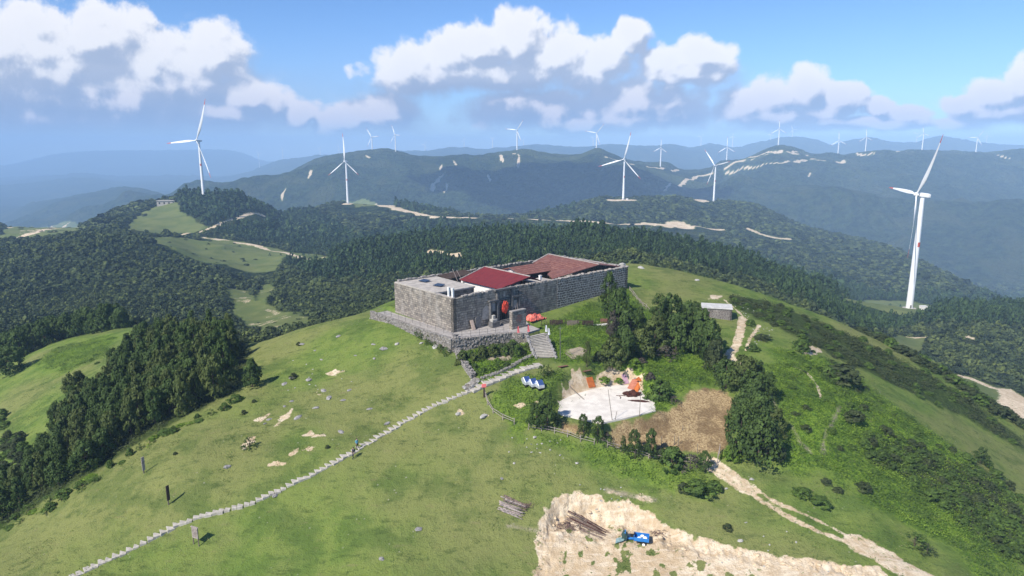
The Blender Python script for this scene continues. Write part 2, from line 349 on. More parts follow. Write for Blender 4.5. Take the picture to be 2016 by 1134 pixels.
# vertex arrays of the near land for local edits
JN = int(np.searchsorted(Ygrid, 235))
Xn = (Agrid[:, None] * Ygrid[None, :JN]); Yn = np.broadcast_to(Ygrid[:JN], (NA, JN)).copy()
def sdist(P, X, Y):
    """signed distance to polygon, positive inside"""
    P = [(p[0], p[1]) for p in P]; n = len(P); d = np.full(X.shape, 1e9); ins = np.zeros(X.shape, bool)
    for i in range(n):
        x0, y0 = P[i]; x1, y1 = P[(i + 1) % n]; dx, dy = x1 - x0, y1 - y0
        t = np.clip(((X - x0) * dx + (Y - y0) * dy) / (dx*dx + dy*dy + 1e-12), 0, 1)
        d = np.minimum(d, np.hypot(X - x0 - t*dx, Y - y0 - t*dy))
        c = ((y0 > Y) != (y1 > Y)) & (X < (x1 - x0) * (Y - y0) / (y1 - y0 + 1e-12) + x0); ins ^= c
    return np.where(ins, d, -d)
def ldist(P, X, Y):
    d = np.full(X.shape, 1e9)
    for (x0, y0), (x1, y1) in zip([(p[0], p[1]) for p in P[:-1]], [(p[0], p[1]) for p in P[1:]]):
        dx, dy = x1 - x0, y1 - y0
        t = np.clip(((X - x0) * dx + (Y - y0) * dy) / (dx*dx + dy*dy + 1e-12), 0, 1)
        d = np.minimum(d, np.hypot(X - x0 - t*dx, Y - y0 - t*dy))
    return d
def inpoly(P, X, Y):
    ins = np.zeros(np.shape(X), bool); n = len(P)
    for i in range(n):
        x0, y0 = P[i][0], P[i][1]; x1, y1 = P[(i + 1) % n][0], P[(i + 1) % n][1]
        ins ^= ((y0 > Y) != (y1 > Y)) & (X < (x1 - x0) * (Y - y0) / (y1 - y0 + 1e-12) + x0)
    return ins
Hn = H[:, :JN]        # a view: edits below change H

# fort frame: s along the front wall, w along the left wall
FO = Vector((-10.61, 120.03, 0)); E1 = Vector((0.7518, 0.6594, 0)); E2 = Vector((-0.6594, 0.7518, 0))
FANG = math.atan2(E1.y, E1.x)
FL, FW, ZTOP, Z0 = 49.0, 19.9, -26.7, -33.1
def fl(s, w, z=0.0): p = FO + E1 * s + E2 * w; return Vector((p.x, p.y, z))
fs = (Xn - FO.x) * E1.x + (Yn - FO.y) * E1.y; fw = (Xn - FO.x) * E2.x + (Yn - FO.y) * E2.y

# 1 ground round the fort
plat = -33.1 + 1.5 * sst(fs, 16, 48) + 0.9 * sst(fw, 4, 20) * (1 - sst(fs, 0, 10))
sd = sdist([fl(.5, 24), fl(.5, 0), fl(14, -0.5), fl(28, -1), fl(51, -1), fl(52, 24)], Xn, Yn)
k = sst(sd, -3.4, 0); Hn[:] = Hn * (1 - k) + plat * k
TERR = [(-2.6, 23.2), (-2.4, -3.1), (4, -5.0), (8.2, -6.4), (9.8, -9.0), (13.6, -8.6), (14.2, -5.0), (17, -1.2), (16, 1), (0, 1), (0, 23.2)]
sdT = sdist([fl(*p) for p in TERR], Xn, Yn); k = sst(sdT, -0.5, 0.3); Hn[:] = Hn * (1 - k) + (-33.2) * k
GARD_PX = [(903, 697), (960, 676), (1040, 672), (1058, 712), (1000, 735), (946, 752)]
GP = [atz(903, 697, -36.2), atz(960, 678, -36.0), atz(1042, 676, -35.9), atz(1060, 712, -36.8), atz(1000, 735, -37.4), atz(946, 752, -37.9)]
sdG = sdist(GP, Xn, Yn)
# 2 yard with the concrete pad, and the straw field
PADZ = float(np.mean([p.z for p in hits([(1150,826),(1235,822),(1291,808)])])) + 0.7
PADP = [atz(u, v, PADZ) for u, v in [(1098,815),(1101,790),(1130,775),(1180,762),(1215,757),(1247,758),(1262,768),(1272,782),(1288,787),(1291,808),(1235,822),(1186,832),(1150,826)]]
sdP = sdist(PADP, Xn, Yn); pz = PADZ - 0.12; print('PADZ', PADZ)
k = sst(sdP, -2.2, 0.4); Hn[:] = Hn * (1 - k) + pz * k
STRAW_PX = [(1195,845),(1215,838),(1290,815),(1345,790),(1360,770),(1385,765),(1420,768),(1447,785),(1450,815),(1440,860),(1415,895),(1360,890),(1300,885),(1240,880),(1205,870)]
# 3 excavation: flat floor with a cut face at the back
PIT_PX = [(1045,1140),(1060,1100),(1052,1060),(1062,1030),(1072,1000),(1085,982),(1120,970),(1165,973),(1205,985),(1240,990),(1290,1010),(1320,1035),(1380,1058),(1440,1075),(1520,1090),(1600,1102),(1690,1112),(1730,1118),(1760,1140),(1760,1300),(1000,1300)]
PIT = [(p.x, p.y) for p in hits(PIT_PX)]
wob = 0.6 * fbm(Xn / 1.5, Yn / 1.5, 77, 4)
sdX = sdist(PIT, Xn, Yn) + wob
floor_z = -50.1 + 0.35 * fbm(Xn / 3, Yn / 3, 78, 3) + 0.2 * fbm(Xn / .8, Yn / .8, 79, 3) + 0.55 * np.exp(-((sdX - 2.6) / 1.1) ** 2) * np.clip(fbm(Xn / 1.2, Yn / 1.2, 83, 3) + .2, 0, 1)
rill = 0.36 * np.abs(fbm(Xn / .7, Yn / 3.0, 81, 3)) + .25 * fbm(Xn / .9, Yn / .9, 82, 3)
k = sst(sdX, 0.0, 2.6) ** 0.8
NAT = Hn.copy()
Hn[:] = np.where(sdX > 0, Hn * (1 - k) + np.minimum(Hn, floor_z) * k - rill * (k * (1 - k) * 4), Hn)

# ---- ground-cover masks -----------------------------------------------------------------
Xf = Agrid[:, None] * Ygrid[None, :]; Yf = np.broadcast_to(Ygrid, (NA, NY))
MK = {n: np.zeros((NA, NY), np.float32) for n in ('sand', 'lush', 'wood', 'straw', 'stone', 'field', 'scrub')}
nA = fbm(Xn / 1.3, Yn / 1.3, 91, 4); nB = fbm(Xn / 5, Yn / 5, 95, 4)
def put(name, val, near=True):
    A = MK[name][:, :JN] if near else MK[name]
    A[:] = np.maximum(A, val)
def near_poly(name, px, amp=1.0, soft=0.6, strength=1.0, nz=None):
    P = hits(px); d = sdist(P, Xn, Yn) + amp * (nA if nz is None else nz)
    put(name, strength * sst(d, -soft, soft))
def near_line(name, px, w, amp=0.5, soft=0.35, strength=1.0):
    P = hits(px); d = w - ldist(P, Xn, Yn) + amp * nA
    put(name, strength * sst(d, -soft, soft))
put('sand', sst(sdX + .5 * nA, -0.45, 0.35) * (1 - .75 * sst(fbm(Xn / 1.1, Yn / 1.1, 84, 3), .22, .4) * sst(sdX, 2.5, 4)))
near_poly('sand', [(1100,765),(1125,730),(1150,745),(1165,765),(1140,785),(1105,800)], 1.2, .5)
near_poly('sand', [(1160,762),(1172,732),(1205,722),(1240,722),(1266,732),(1266,768),(1200,770)], .6, .4, 1)
near_poly('straw', STRAW_PX, 0.9, 0.4)
near_poly('straw', [(1105,828),(1135,835),(1150,850),(1128,858),(1105,846)], .8, .4)
for w_, L_ in [(0.5, [(1405,915),(1440,945),(1490,980),(1540,1010),(1600,1040),(1660,1065),(1700,1085),(1745,1115),(1790,1140)]),
               (0.36, [(1425,930),(1480,960),(1530,990),(1590,1015),(1640,1040),(1690,1065)]),
               (1.9, [(1690,1070),(1730,1090),(1770,1115),(1830,1145)]), (1.4, [(1400,912),(1430,935),(1470,960)]),
               (0.22, [(1520,780),(1530,810),(1560,840),(1575,870),(1595,890)]), (0.2, [(1655,800),(1640,830),(1625,850),(1620,890)]),
               (0.3, [(1565,722),(1590,735),(1610,760),(1615,785)]),
               (0.35, [(1425,590),(1450,610),(1470,630)]), (0.9, [(1462,625),(1458,650),(1450,680),(1436,700),(1450,715)]), (0.4, [(1495,640),(1475,670),(1470,690)]),
               (0.2, [(1000,1035),(1030,1040),(1060,1045)]), (0.25, [(1195,965),(1240,975),(1290,985)])]:
    near_line('stone' if w_ < .3 else 'sand', L_, w_, 0.3, .3, .85)
for P_ in [[(520,855),(545,830),(575,805),(578,812),(560,830),(535,850),(515,858)], [(590,857),(610,850),(630,853),(640,858),(610,860)], [(570,895),(600,880),(625,878),(600,890)],
           [(530,915),(545,908),(565,912),(555,918)], [(470,880),(490,860),(505,858),(500,870),(480,885)], [(640,735),(660,728),(675,730),(655,742)], [(615,775),(625,770),(630,778)],
           [(500,830),(530,810),(540,812),(515,832)], [(1570,690),(1590,680),(1610,683),(1620,690),(1600,702),(1580,697)], [(1390,590),(1400,580),(1420,582),(1415,590)],
           [(1005,800),(1025,790),(1050,795),(1040,803)], [(1045,792),(1060,785),(1063,795)], [(895,815),(905,808),(915,815)], [(942,818),(955,812),(968,822)], [(1240,980),(1265,975),(1290,985),(1285,992)],
           [(1190,970),(1210,966),(1220,972)]]:
    near_poly('sand', P_, .8, .45, .9)
near_poly('lush', [(1060,640),(1120,618),(1180,600),(1230,570),(1290,620),(1420,680),(1430,760),(1360,770),(1290,815),(1290,780),(1200,730),(1120,720),(1075,700)], 2.5, 1.5, .95, nB)
near_poly('lush', GARD_PX, .6, .5, 1)
near_poly('lush', [(960,790),(1000,745),(1080,735),(1120,745),(1100,800),(1060,840),(1010,850)], 1.5, 1, .75)
near_poly('lush', [(1520,690),(1650,720),(1760,800),(1900,900),(2016,1000),(2016,1134),(1930,1134),(1800,1030),(1640,940),(1540,920),(1500,780)], 3.5, 2.5, .95, nB)
near_poly('lush', [(1000,850),(1200,880),(1400,930),(1400,985),(1290,960),(1150,900),(1020,870)], 1.5, 1.5, .6)
near_poly('lush', [(60,720),(150,665),(230,655),(220,700),(120,740)], 2.5, 2, .5)
near_poly('scrub', [(1440,582),(1500,592),(1600,630),(1680,664),(1760,704),(1860,755),(2016,866),(2016,885),(1900,822),(1800,776),(1700,730),(1600,680),(1520,640),(1440,600)], 1.5, 1, .9)
near_poly('scrub', [(1800,880),(1960,940),(2016,1010),(2016,1100),(1930,1060),(1830,970),(1700,900)], 2.5, 1.5, .8)
near_poly('scrub', [(0,1040),(90,985),(180,935),(330,840),(470,770),(490,690),(470,665),(330,660),(250,690),(200,760),(110,830),(0,960)], 1, 1, .9)
GROVE_PX = [(0,960),(60,935),(110,865),(150,800),(195,800),(235,735),(280,690),(330,672),(462,680),(464,705),(446,755),(424,785),(330,828),(260,872),(180,925),(90,978),(0,1030)]
near_poly('stone', [(955,700),(975,690),(1010,698),(1008,708),(985,712),(955,708)], .3, .25, .8)
near_poly('stone', [(1110,690),(1145,683),(1152,700),(1125,706)], .3, .3, .8)
# far land: woods everywhere except clearings
woodA = sst(Yf, 205, 250) * (1 - 0.0 * Yf)
WOODM = (woodA > 0.5)
nF = fbm(Xf / 18, Yf / 18, 61, 4)
CLEAR = {'meadow_hill': [(240,464),(262,428),(315,402),(352,400),(358,420),(390,438),(410,447),(330,463),(285,470)],
 'road_slopes': [(290,468),(440,470),(540,490),(640,505),(640,512),(560,505),(540,535),(440,520),(340,490)],
 'far_left': [(0,458),(60,446),(160,442),(160,462),(90,480),(40,492),(0,496)],
 'valley': [(445,568),(480,572),(505,590),(520,560),(535,565),(530,595),(560,612),(620,632),(590,645),(520,650),(480,640),(462,600)],
 'turbine': [(1650,600),(1700,592),(1780,592),(1842,604),(1832,616),(1790,622),(1720,614)],
 'right_meadow': [(1715,668),(1770,660),(1825,662),(1815,680),(1795,705),(1760,690)],
 'right_green': [(1840,735),(1900,738),(1965,765),(1980,785),(1950,808),(1890,775)],
 'sand_right': [(1942,812),(1960,795),(1975,780),(1960,764),(1990,766),(2040,800),(2040,860),(1990,845)],
 'turb_mid': [(650,404),(683,398),(740,400),(765,405),(700,408)]}
clear = np.zeros((NA, NY))
CLW = {}
def far_poly(px, ymin, amp=3, soft=2):
    P = hits(px, ymin); CLW[id(px)] = P
    return sst(sdist(P, Xf, Yf) + amp * nF, -soft, soft)
CL_Y = {'meadow_hill': 700, 'road_slopes': 560, 'far_left': 720, 'valley': 260, 'turbine': 430, 'right_meadow': 240, 'right_green': 215, 'sand_right': 200, 'turb_mid': 1150}
for n_, px in CLEAR.items():
    m_ = far_poly(px, CL_Y[n_], 1.5 if 'right' in n_ or n_ == 'turbine' else 5)
    clear = np.maximum(clear, m_ * (Yf > 205))
    if n_ == 'sand_right': put('sand', m_, False)
    elif n_ in ('far_left',): put('sand', m_ * sst(fbm(Xf / 25, Yf / 60, 63, 4), .05, .25) * .9, False)
    elif n_ == 'valley': put('sand', m_ * sst(fbm(Xf / 9, Yf / 12, 64, 3), .25, .5) * .6, False)
SANDF = [ (2.6,240, [(1838,733),(1870,736),(1910,745),(1950,762)]), (3.8,560, [(640,506),(560,497),(500,482),(450,474),(400,468)]), (3.0,700, [(285,470),(340,466),(420,447),(520,424)]),
  (5.2,720, [(0,492),(60,484),(110,470),(160,462)]), (5.2,720, [(0,484),(30,470),(60,474)]), (3.8,720, [(40,455),(80,452),(110,450)]), (3.8,700, [(120,492),(130,486)]),
  (7.5,1000, [(683,402),(740,402),(770,407),(800,415),(860,427),(920,428),(1000,430),(1050,432),(1100,434),(1180,438),(1280,441),(1340,447),(1420,452)]),
  (11.6,1000, [(760,405),(785,412),(805,417)]), (8.2,1000, [(1270,440),(1285,443)]), (16.5,1000, [(1325,446),(1345,442),(1355,449)]), (5.8,1000, [(1470,450),(1500,462),(1550,470)]),
  (13.2,1300, [(1205,394),(1240,394)]), (11.6,1300, [(1380,396),(1425,397)]),
  (3.0,430, [(1700,612),(1725,612)]), (2.2,350, [(1900,715),(1905,700)]),(1.9,240, [(1790,664),(1820,664)]),
  (3.0,330, [(845,495),(880,500),(905,505)]),
  (3.3,1500, [(1648,530),(1655,520)]), (7.0,2100, [(852,375),(858,360),(864,350),(872,345)]), (8.0,2100, [(850,372),(862,355)]), (4.0,2100, [(874,380),(880,360)]), (4.0,2100, [(866,335),(870,325)]), (4.0,2100, [(893,316),(898,325)]),
  (4.0,2100, [(555,390),(562,372)]), (4.0,2100, [(608,350),(612,335)]), (6.0,2400, [(1010,302),(1022,305),(1020,330)]),(5.0,2400, [(985,305),(990,318)]), (4.0,2400, [(960,345),(965,355)]),
  (7.0,2400, [(1310,375),(1345,360),(1372,347),(1400,342)]), (8.0,2600, [(1430,330),(1460,317),(1500,304),(1530,300),(1570,303)]), (7.0,2600, [(1430,340),(1470,330),(1500,325),(1540,322),(1590,315)]),(6.0,2600, [(1480,315),(1520,303),(1560,300),(1590,306)]),
  (9.0,2600, [(1590,312),(1620,316),(1660,318)]),(7.0,2600, [(1275,328),(1300,332),(1335,334)]),(10.0,2600, [(1690,304),(1720,302)]), (5.0,2600, [(1760,300),(1800,299)]), (4.0,2200, [(1592,347),(1596,340)]),(4.0,2400, [(720,306),(728,310)]),(5.0,2600, [(1190,310),(1215,316)]), (4.0,2600, [(1250,325),(1230,318)]), (5.0,2800, [(1960,305),(1990,312)])]
sandF = np.zeros((NA, NY))
nG = fbm(Xf / 22, Yf / 22, 66, 4)
for w_, ym, px in SANDF:
    P = hits(px, ym); xs = [p.x for p in P]; ys = [p.y for p in P]; pad = w_ * 3 + 30
    j0, j1 = np.searchsorted(Ygrid, [min(ys) - pad, max(ys) + pad])
    if j1 <= j0: continue
    d = w_ - ldist(P, Xf[:, j0:j1], Yf[:, j0:j1]) + w_ * 1.0 * nG[:, j0:j1]
    sandF[:, j0:j1] = np.maximum(sandF[:, j0:j1], sst(d, -w_ * .35, w_ * .35))
put('sand', sandF * (Yf > 205), False)
clear = np.maximum(clear, sandF * (Yf > 205))
put('field', clear * (1 - sandF), False)
# grassy tops of the big mountain
gt = sst(Yf, 2550, 2800) * (1 - sst(Yf, 3900, 4200)) * sst(fbm(Xf / 260, Yf / 160, 71, 4), .0, .35) * sst(Xf, -300, 100) * .6
put('field', gt, False)
MK['wood'][:] = np.clip(woodA * (1 - clear), 0, 1)
for n_ in ('lush', 'scrub', 'straw', 'stone'): MK[n_] *= (1 - sst(Yf, 215, 240))

# ---------------------------------------------------------------- materials
def newmat(name):
    m = bpy.data.materials.new(name); m.use_nodes = True; t = m.node_tree; t.nodes.clear()
    out = N(t, 'ShaderNodeOutputMaterial'); b = N(t, 'ShaderNodeBsdfPrincipled'); b.inputs['Roughness'].default_value = 0.9
    b.inputs['Specular IOR Level'].default_value = 0.2
    t.links.new(b.outputs[0], out.inputs['Surface']); return m, t, b, out
def tnoise(t, scale, detail=4, rough=.55, vec=None, sx=None):
    n = N(t, 'ShaderNodeTexNoise'); n.inputs['Scale'].default_value = scale; n.inputs['Detail'].default_value = detail; n.inputs['Roughness'].default_value = rough
    if vec is None: tc = N(t, 'ShaderNodeTexCoord'); vec = tc.outputs['Object']
    if sx: mp = N(t, 'ShaderNodeMapping'); mp.inputs['Scale'].default_value = sx; t.links.new(vec, mp.inputs[0]); vec = mp.outputs[0]
    t.links.new(vec, n.inputs['Vector']); return n.outputs['Fac']
def simple(name, c, c2=None, scale=3, rough=.85, metal=0.0, bump=0.0, bscale=None, spec=.2, sx=None):
    m, t, b, o = newmat(name)
    b.inputs['Roughness'].default_value = rough; b.inputs['Metallic'].default_value = metal; b.inputs['Specular IOR Level'].default_value = spec
    if c2 is None: c2 = tuple(x * .75 for x in c)
    f = tnoise(t, scale, 5, .6, sx=sx)
    t.links.new(mixc(t, smooth(t, f, .32, .68), c2, c), b.inputs['Base Color'])
    if bump:
        bp = N(t, 'ShaderNodeBump'); bp.inputs['Distance'].default_value = bump; bp.inputs['Strength'].default_value = 1
        t.links.new(tnoise(t, bscale or scale * 2, 4, sx=sx), bp.inputs['Height']); t.links.new(bp.outputs[0], b.inputs['Normal'])
    return m

def ground_material():
    m, t, b, out = newmat('ground')
    at = lambda n: (lambda x: (setattr(x, 'attribute_name', n), x.outputs['Fac'])[1])(N(t, 'ShaderNodeAttribute'))
    n1 = tnoise(t, .035, 5); n2 = tnoise(t, .22, 6, .6); n3 = tnoise(t, 1.3, 6, .7); n4 = tnoise(t, 5.5, 3, .7); n5 = tnoise(t, .008, 6, .6); n6 = tnoise(t, .05, 6, .65)
    n7 = tnoise(t, .55, 6, .7, sx=(.6, 1.5, 1.5)); n8 = tnoise(t, .11, 6, .65)
    g = mixc(t, smooth(t, n2, .36, .62), (.172, .220, .052), (.122, .182, .038))
    g = mixc(t, M(t, 'MULTIPLY', smooth(t, n1, .42, .60), .7), g, (.215, .215, .080))
    g = mixc(t, M(t, 'MULTIPLY', smooth(t, n8, .50, .62), .5), g, (.075, .118, .028))
    g = mixc(t, M(t, 'MULTIPLY', smooth(t, n7, .52, .68), .6), g, (.052, .082, .022))
    g = mixc(t, M(t, 'MULTIPLY', smooth(t, n7, .42, .28), .55), g, (.205, .180, .085))
    g = mixc(t, M(t, 'MULTIPLY', smooth(t, n3, .54, .70), .55), g, (.045, .075, .02))
    g = mixc(t, M(t, 'MULTIPLY', smooth(t, n4, .56, .72), .45), g, (.05, .075, .02))
    vo = N(t, 'ShaderNodeTexVoronoi'); vo.inputs['Scale'].default_value = .8; tc = N(t, 'ShaderNodeTexCoord'); t.links.new(tc.outputs['Object'], vo.inputs['Vector'])
    speck = M(t, 'MULTIPLY', smooth(t, vo.outputs['Distance'], .13, .07), smooth(t, n2, .5, .62))
    g = mixc(t, M(t, 'MULTIPLY', speck, .5), g, (.40, .37, .30))
    lush = mixc(t, smooth(t, n3, .38, .62), (.075, .150, .018), (.195, .295, .034)); lush = mixc(t, M(t, 'MULTIPLY', smooth(t, n2, .45, .6), .5), lush, (.040, .085, .014))
    c = mixc(t, at('lush'), g, lush)
    c = mixc(t, at('scrub'), c, mixc(t, smooth(t, n3, .4, .6), (.022, .038, .012), (.055, .08, .022)))
    field = mixc(t, smooth(t, n6, .4, .62), (.145, .165, .055), (.105, .135, .042))
    wood = mixc(t, smooth(t, n6, .35, .65), (.012, .025, .009), (.052, .078, .024))
    wood = mixc(t, M(t, 'MULTIPLY', smooth(t, n5, .5, .62), .6), wood, (.085, .095, .034))
    c = mixc(t, at('wood'), c, wood); c = mixc(t, at('field'), c, field)
    straw = mixc(t, smooth(t, tnoise(t, 3.2, 7, .8), .38, .60), (.19, .12, .062), (.47, .355, .19)); straw = mixc(t, M(t, 'MULTIPLY', smooth(t, n2, .46, .58), .65), straw, (.13, .082, .042))
    c = mixc(t, at('straw'), c, straw)
    sn = tnoise(t, .9, 7, .7)
    sand = mixc(t, smooth(t, sn, .36, .64), (.52, .39, .25), (.72, .60, .44)); sand = mixc(t, M(t, 'MULTIPLY', smooth(t, n3, .60, .72), .35), sand, (.30, .21, .12))
    sand = mixc(t, M(t, 'MULTIPLY', smooth(t, n8, .46, .58), .55), sand, (.44, .32, .19)); sand = mixc(t, M(t, 'MULTIPLY', smooth(t, tnoise(t, 1.1, 5, .65, sx=(.35, 1.6, 1)), .52, .64), .5), sand, (.74, .64, .50))
    # tufts break up the bare ground
    sa = at('sand'); brk = smooth(t, M(t, 'ADD', sa, M(t, 'MULTIPLY_ADD', n3, 1.8, -.95)), .35, .75)
    weed = smooth(t, tnoise(t, .55, 5, .7), .62, .68)
    c = mixc(t, M(t, 'MULTIPLY', brk, M(t, 'MULTIPLY_ADD', weed, -.75, 1.0)), c, sand)
    st = mixc(t, smooth(t, n4, .4, .6), (.27, .22, .155), (.38, .33, .25)); c = mixc(t, M(t, 'MULTIPLY', at('stone'), smooth(t, n3, .7, .45)), c, st)
    t.links.new(c, b.inputs['Base Color'])
    # relief: turf close by, tree canopy far away
    wd = at('wood')
    b1 = N(t, 'ShaderNodeBump'); b1.inputs['Distance'].default_value = .5; b1.inputs['Strength'].default_value = .8
    t.links.new(M(t, 'ADD', M(t, 'MULTIPLY', n3, .8), M(t, 'MULTIPLY', n4, .45)), b1.inputs['Height'])
    v2 = N(t, 'ShaderNodeTexVoronoi'); v2.inputs['Scale'].default_value = .07; t.links.new(tc.outputs['Object'], v2.inputs['Vector'])
    b2 = N(t, 'ShaderNodeBump'); b2.inputs['Distance'].default_value = 24
    t.links.new(wd, b2.inputs['Strength']); t.links.new(M(t, 'ADD', M(t, 'MULTIPLY', v2.outputs['Distance'], -.5), tnoise(t, .09, 5, .7)), b2.inputs['Height'])
    t.links.new(b1.outputs[0], b2.inputs['Normal']); t.links.new(b2.outputs[0], b.inputs['Normal'])
    b.inputs['Specular IOR Level'].default_value = 0.05
    return m
MAT = {}
MAT['ground'] = ground_material()
def stone_mat(name, c1, c2, mortar, bw=.62, bh=.33, msize=.022, distort=.16, bump=.07, stain=.5):
    c1 = tuple(x * y for x, y in zip(c1, (1.34, 1.25, 1.12))); c2 = tuple(x * y for x, y in zip(c2, (1.1, 1.0, .92)))
    m, t, b, o = newmat(name)
    uvn = N(t, 'ShaderNodeTexCoord'); wn_ = N(t, 'ShaderNodeTexNoise'); wn_.inputs['Scale'].default_value = .9; wn_.inputs['Detail'].default_value = 3
    t.links.new(uvn.outputs['UV'], wn_.inputs['Vector'])
    sb = N(t, 'ShaderNodeVectorMath', operation='MULTIPLY_ADD'); t.links.new(wn_.outputs['Color'], sb.inputs[0]); sb.inputs[1].default_value = (distort * 2.2, distort * 1.5, 0); t.links.new(uvn.outputs['UV'], sb.inputs[2])
    w2 = N(t, 'ShaderNodeTexNoise'); w2.inputs['Scale'].default_value = 4; t.links.new(uvn.outputs['UV'], w2.inputs['Vector'])
    sb2 = N(t, 'ShaderNodeVectorMath', operation='MULTIPLY_ADD'); t.links.new(w2.outputs['Color'], sb2.inputs[0]); sb2.inputs[1].default_value = (.10, .10, 0); t.links.new(sb.outputs[0], sb2.inputs[2])
    br = N(t, 'ShaderNodeTexBrick'); t.links.new(sb2.outputs[0], br.inputs['Vector'])
    br.inputs['Scale'].default_value = 1; br.inputs['Brick Width'].default_value = bw; br.inputs['Row Height'].default_value = bh; br.inputs['Mortar Size'].default_value = msize; br.inputs['Mortar Smooth'].default_value = .3
    br.inputs['Bias'].default_value = 0; br.squash = .7; br.squash_frequency = 3; br.offset_frequency = 2
    br.inputs['Color1'].default_value = (*c1, 1); br.inputs['Color2'].default_value = (*c2, 1); br.inputs['Mortar'].default_value = (*mortar, 1)
    nn = tnoise(t, 1.1, 6, .65, uvn.outputs['UV']); n3 = tnoise(t, .35, 5, .6, uvn.outputs['UV'], sx=(1.6, .35, 1)); nf = tnoise(t, 9, 3, .6, uvn.outputs['UV'])
    c = mixc(t, M(t, 'MULTIPLY', smooth(t, nn, .4, .7), stain), br.outputs['Color'], (.085, .08, .075)); c = mixc(t, M(t, 'MULTIPLY', smooth(t, n3, .48, .64), .6), c, (.40, .365, .33))
    n5_ = tnoise(t, .55, 7, .75, uvn.outputs['UV']); c = mixc(t, M(t, 'MULTIPLY', smooth(t, n5_, .5, .62), .55), c, (.10, .095, .088)); c = mixc(t, M(t, 'MULTIPLY', smooth(t, tnoise(t, 2.6, 5, .7, uvn.outputs['UV']), .58, .7), .55), c, (.42, .39, .35)); c = mixc(t, M(t, 'MULTIPLY', nf, .3), c, (.10, .098, .09))
    t.links.new(c, b.inputs['Base Color'])
    bp = N(t, 'ShaderNodeBump'); bp.inputs['Distance'].default_value = bump; bp.inputs['Strength'].default_value = 1
    t.links.new(M(t, 'ADD', M(t, 'MULTIPLY', br.outputs['Fac'], -1), M(t, 'MULTIPLY', nf, .8)), bp.inputs['Height']); t.links.new(bp.outputs[0], b.inputs['Normal'])
    return m
MAT['wall_left'] = stone_mat('ashlar_weathered', (.33, .305, .28), (.20, .185, .17), (.09, .085, .08), bw=.8, bh=.42, msize=.03)
MAT['wall_front'] = stone_mat('ashlar_dark', (.31, .295, .275), (.18, .17, .16), (.08, .075, .07), bw=.85, bh=.45, msize=.035)
MAT['wall_mortar'] = stone_mat('basalt_rubble_mortar', (.075, .068, .068), (.15, .135, .13), (.62, .58, .53), bw=.95, bh=.5, msize=.07, distort=.34, stain=.25)
MAT['rubble'] = stone_mat('dry_rubble', (.33, .31, .28), (.20, .185, .17), (.05, .05, .045), bw=.38, bh=.24, msize=.035, distort=.3, bump=.1, stain=.3)
MAT['hut_wall'] = stone_mat('hut_rubble', (.15, .135, .135), (.10, .09, .095), (.34, .31, .29), bw=.55, bh=.3, msize=.05, distort=.3, stain=.2)
MAT['concrete'] = simple('concrete', (.47, .425, .375), (.33, .30, .265), .9, .9, bump=.02, bscale=6)
MAT['pad'] = simple('pale_concrete', (.72, .67, .60), (.58, .53, .47), .7, .85, bump=.01, bscale=5)
MAT['hutroof'] = simple('light_concrete', (.58, .56, .53), (.42, .41, .385), 1.2)
MAT['terrace'] = simple('paving', (.40, .37, .345), (.29, .265, .245), 1.6, bump=.02, bscale=4)
MAT['slab'] = simple('slab_stone', (.50, .46, .40), (.34, .31, .27), 2.2, bump=.03, bscale=5)
MAT['rock'] = simple('rock', (.33, .31, .30), (.19, .18, .17), 2.5, bump=.06, bscale=4)
MAT['palerock'] = simple('pale_rock', (.44, .42, .39), (.30, .285, .26), 2.5, bump=.05, bscale=4)
MAT['coping'] = simple('coping_stone', (.34, .31, .285), (.20, .185, .17), 2.5, bump=.05, bscale=5)
MAT['pinkcoping'] = simple('mortar_coping', (.43, .385, .35), (.28, .255, .23), 2.0, bump=.05, bscale=5)
MAT['gatestone'] = simple('gate_stone', (.16, .152, .148), (.095, .092, .09), 1.8, bump=.03, bscale=4)
MAT['wood'] = simple('weathered_wood', (.23, .19, .15), (.12, .095, .075), 3, sx=(1, 1, 6))
MAT['greywood'] = simple('grey_wood', (.40, .34, .31), (.22, .18, .165), 4)
MAT['log'] = simple('old_log', (.24, .18, .145), (.12, .09, .075), 5)
MAT['darkwood'] = simple('dark_timber', (.075, .05, .038), (.04, .028, .022), 3)
MAT['bark'] = simple('bark', (.12, .09, .065), (.06, .045, .035), 4)
MAT['white'] = simple('white_plaster', (.78, .76, .73), (.62, .60, .57), 2)
MAT['turb'] = simple('turbine_white', (.80, .80, .79), (.74, .74, .73), .2, .45, spec=.4)
MAT['red'] = simple('red_paint', (.55, .10, .06), (.45, .08, .05), 1)
MAT['redcloth'] = simple('red_cloth', (.78, .10, .05), (.55, .05, .03), 2.5, bump=.05, bscale=4)
MAT['tarp'] = simple('faded_red_tarp', (.70, .19, .14), (.50, .09, .06), 1.4, .5, bump=.12, bscale=2.5, spec=.4)
MAT['pink'] = simple('pink_cloth', (.80, .20, .20), (.7, .14, .15), 3)
MAT['whitecloth'] = simple('white_cloth', (.8, .8, .8), (.7, .7, .7), 3)
MAT['metal'] = simple('dull_metal', (.35, .34, .33), (.25, .24, .23), 4, .5, .6)
MAT['railing'] = simple('grey_railing', (.17, .16, .155), None, 4, .6, .3)
MAT['panel'] = simple('solar_glass', (.035, .05, .085), (.02, .03, .06), 2, .15, spec=.8)
MAT['bluepanel'] = simple('blue_mirror', (.07, .13, .33), (.04, .08, .22), 2, .18, .3, spec=.9)
MAT['silver'] = simple('silver_shell', (.72, .74, .78), (.55, .57, .6), 2, .3, .5, spec=.7)
MAT['black'] = simple('black_rubber', (.02, .02, .02), None, 3, .7)
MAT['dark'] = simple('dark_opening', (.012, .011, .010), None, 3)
MAT['orange'] = simple('orange_sheet', (.62, .19, .05), (.50, .14, .035), 1.5, .6)
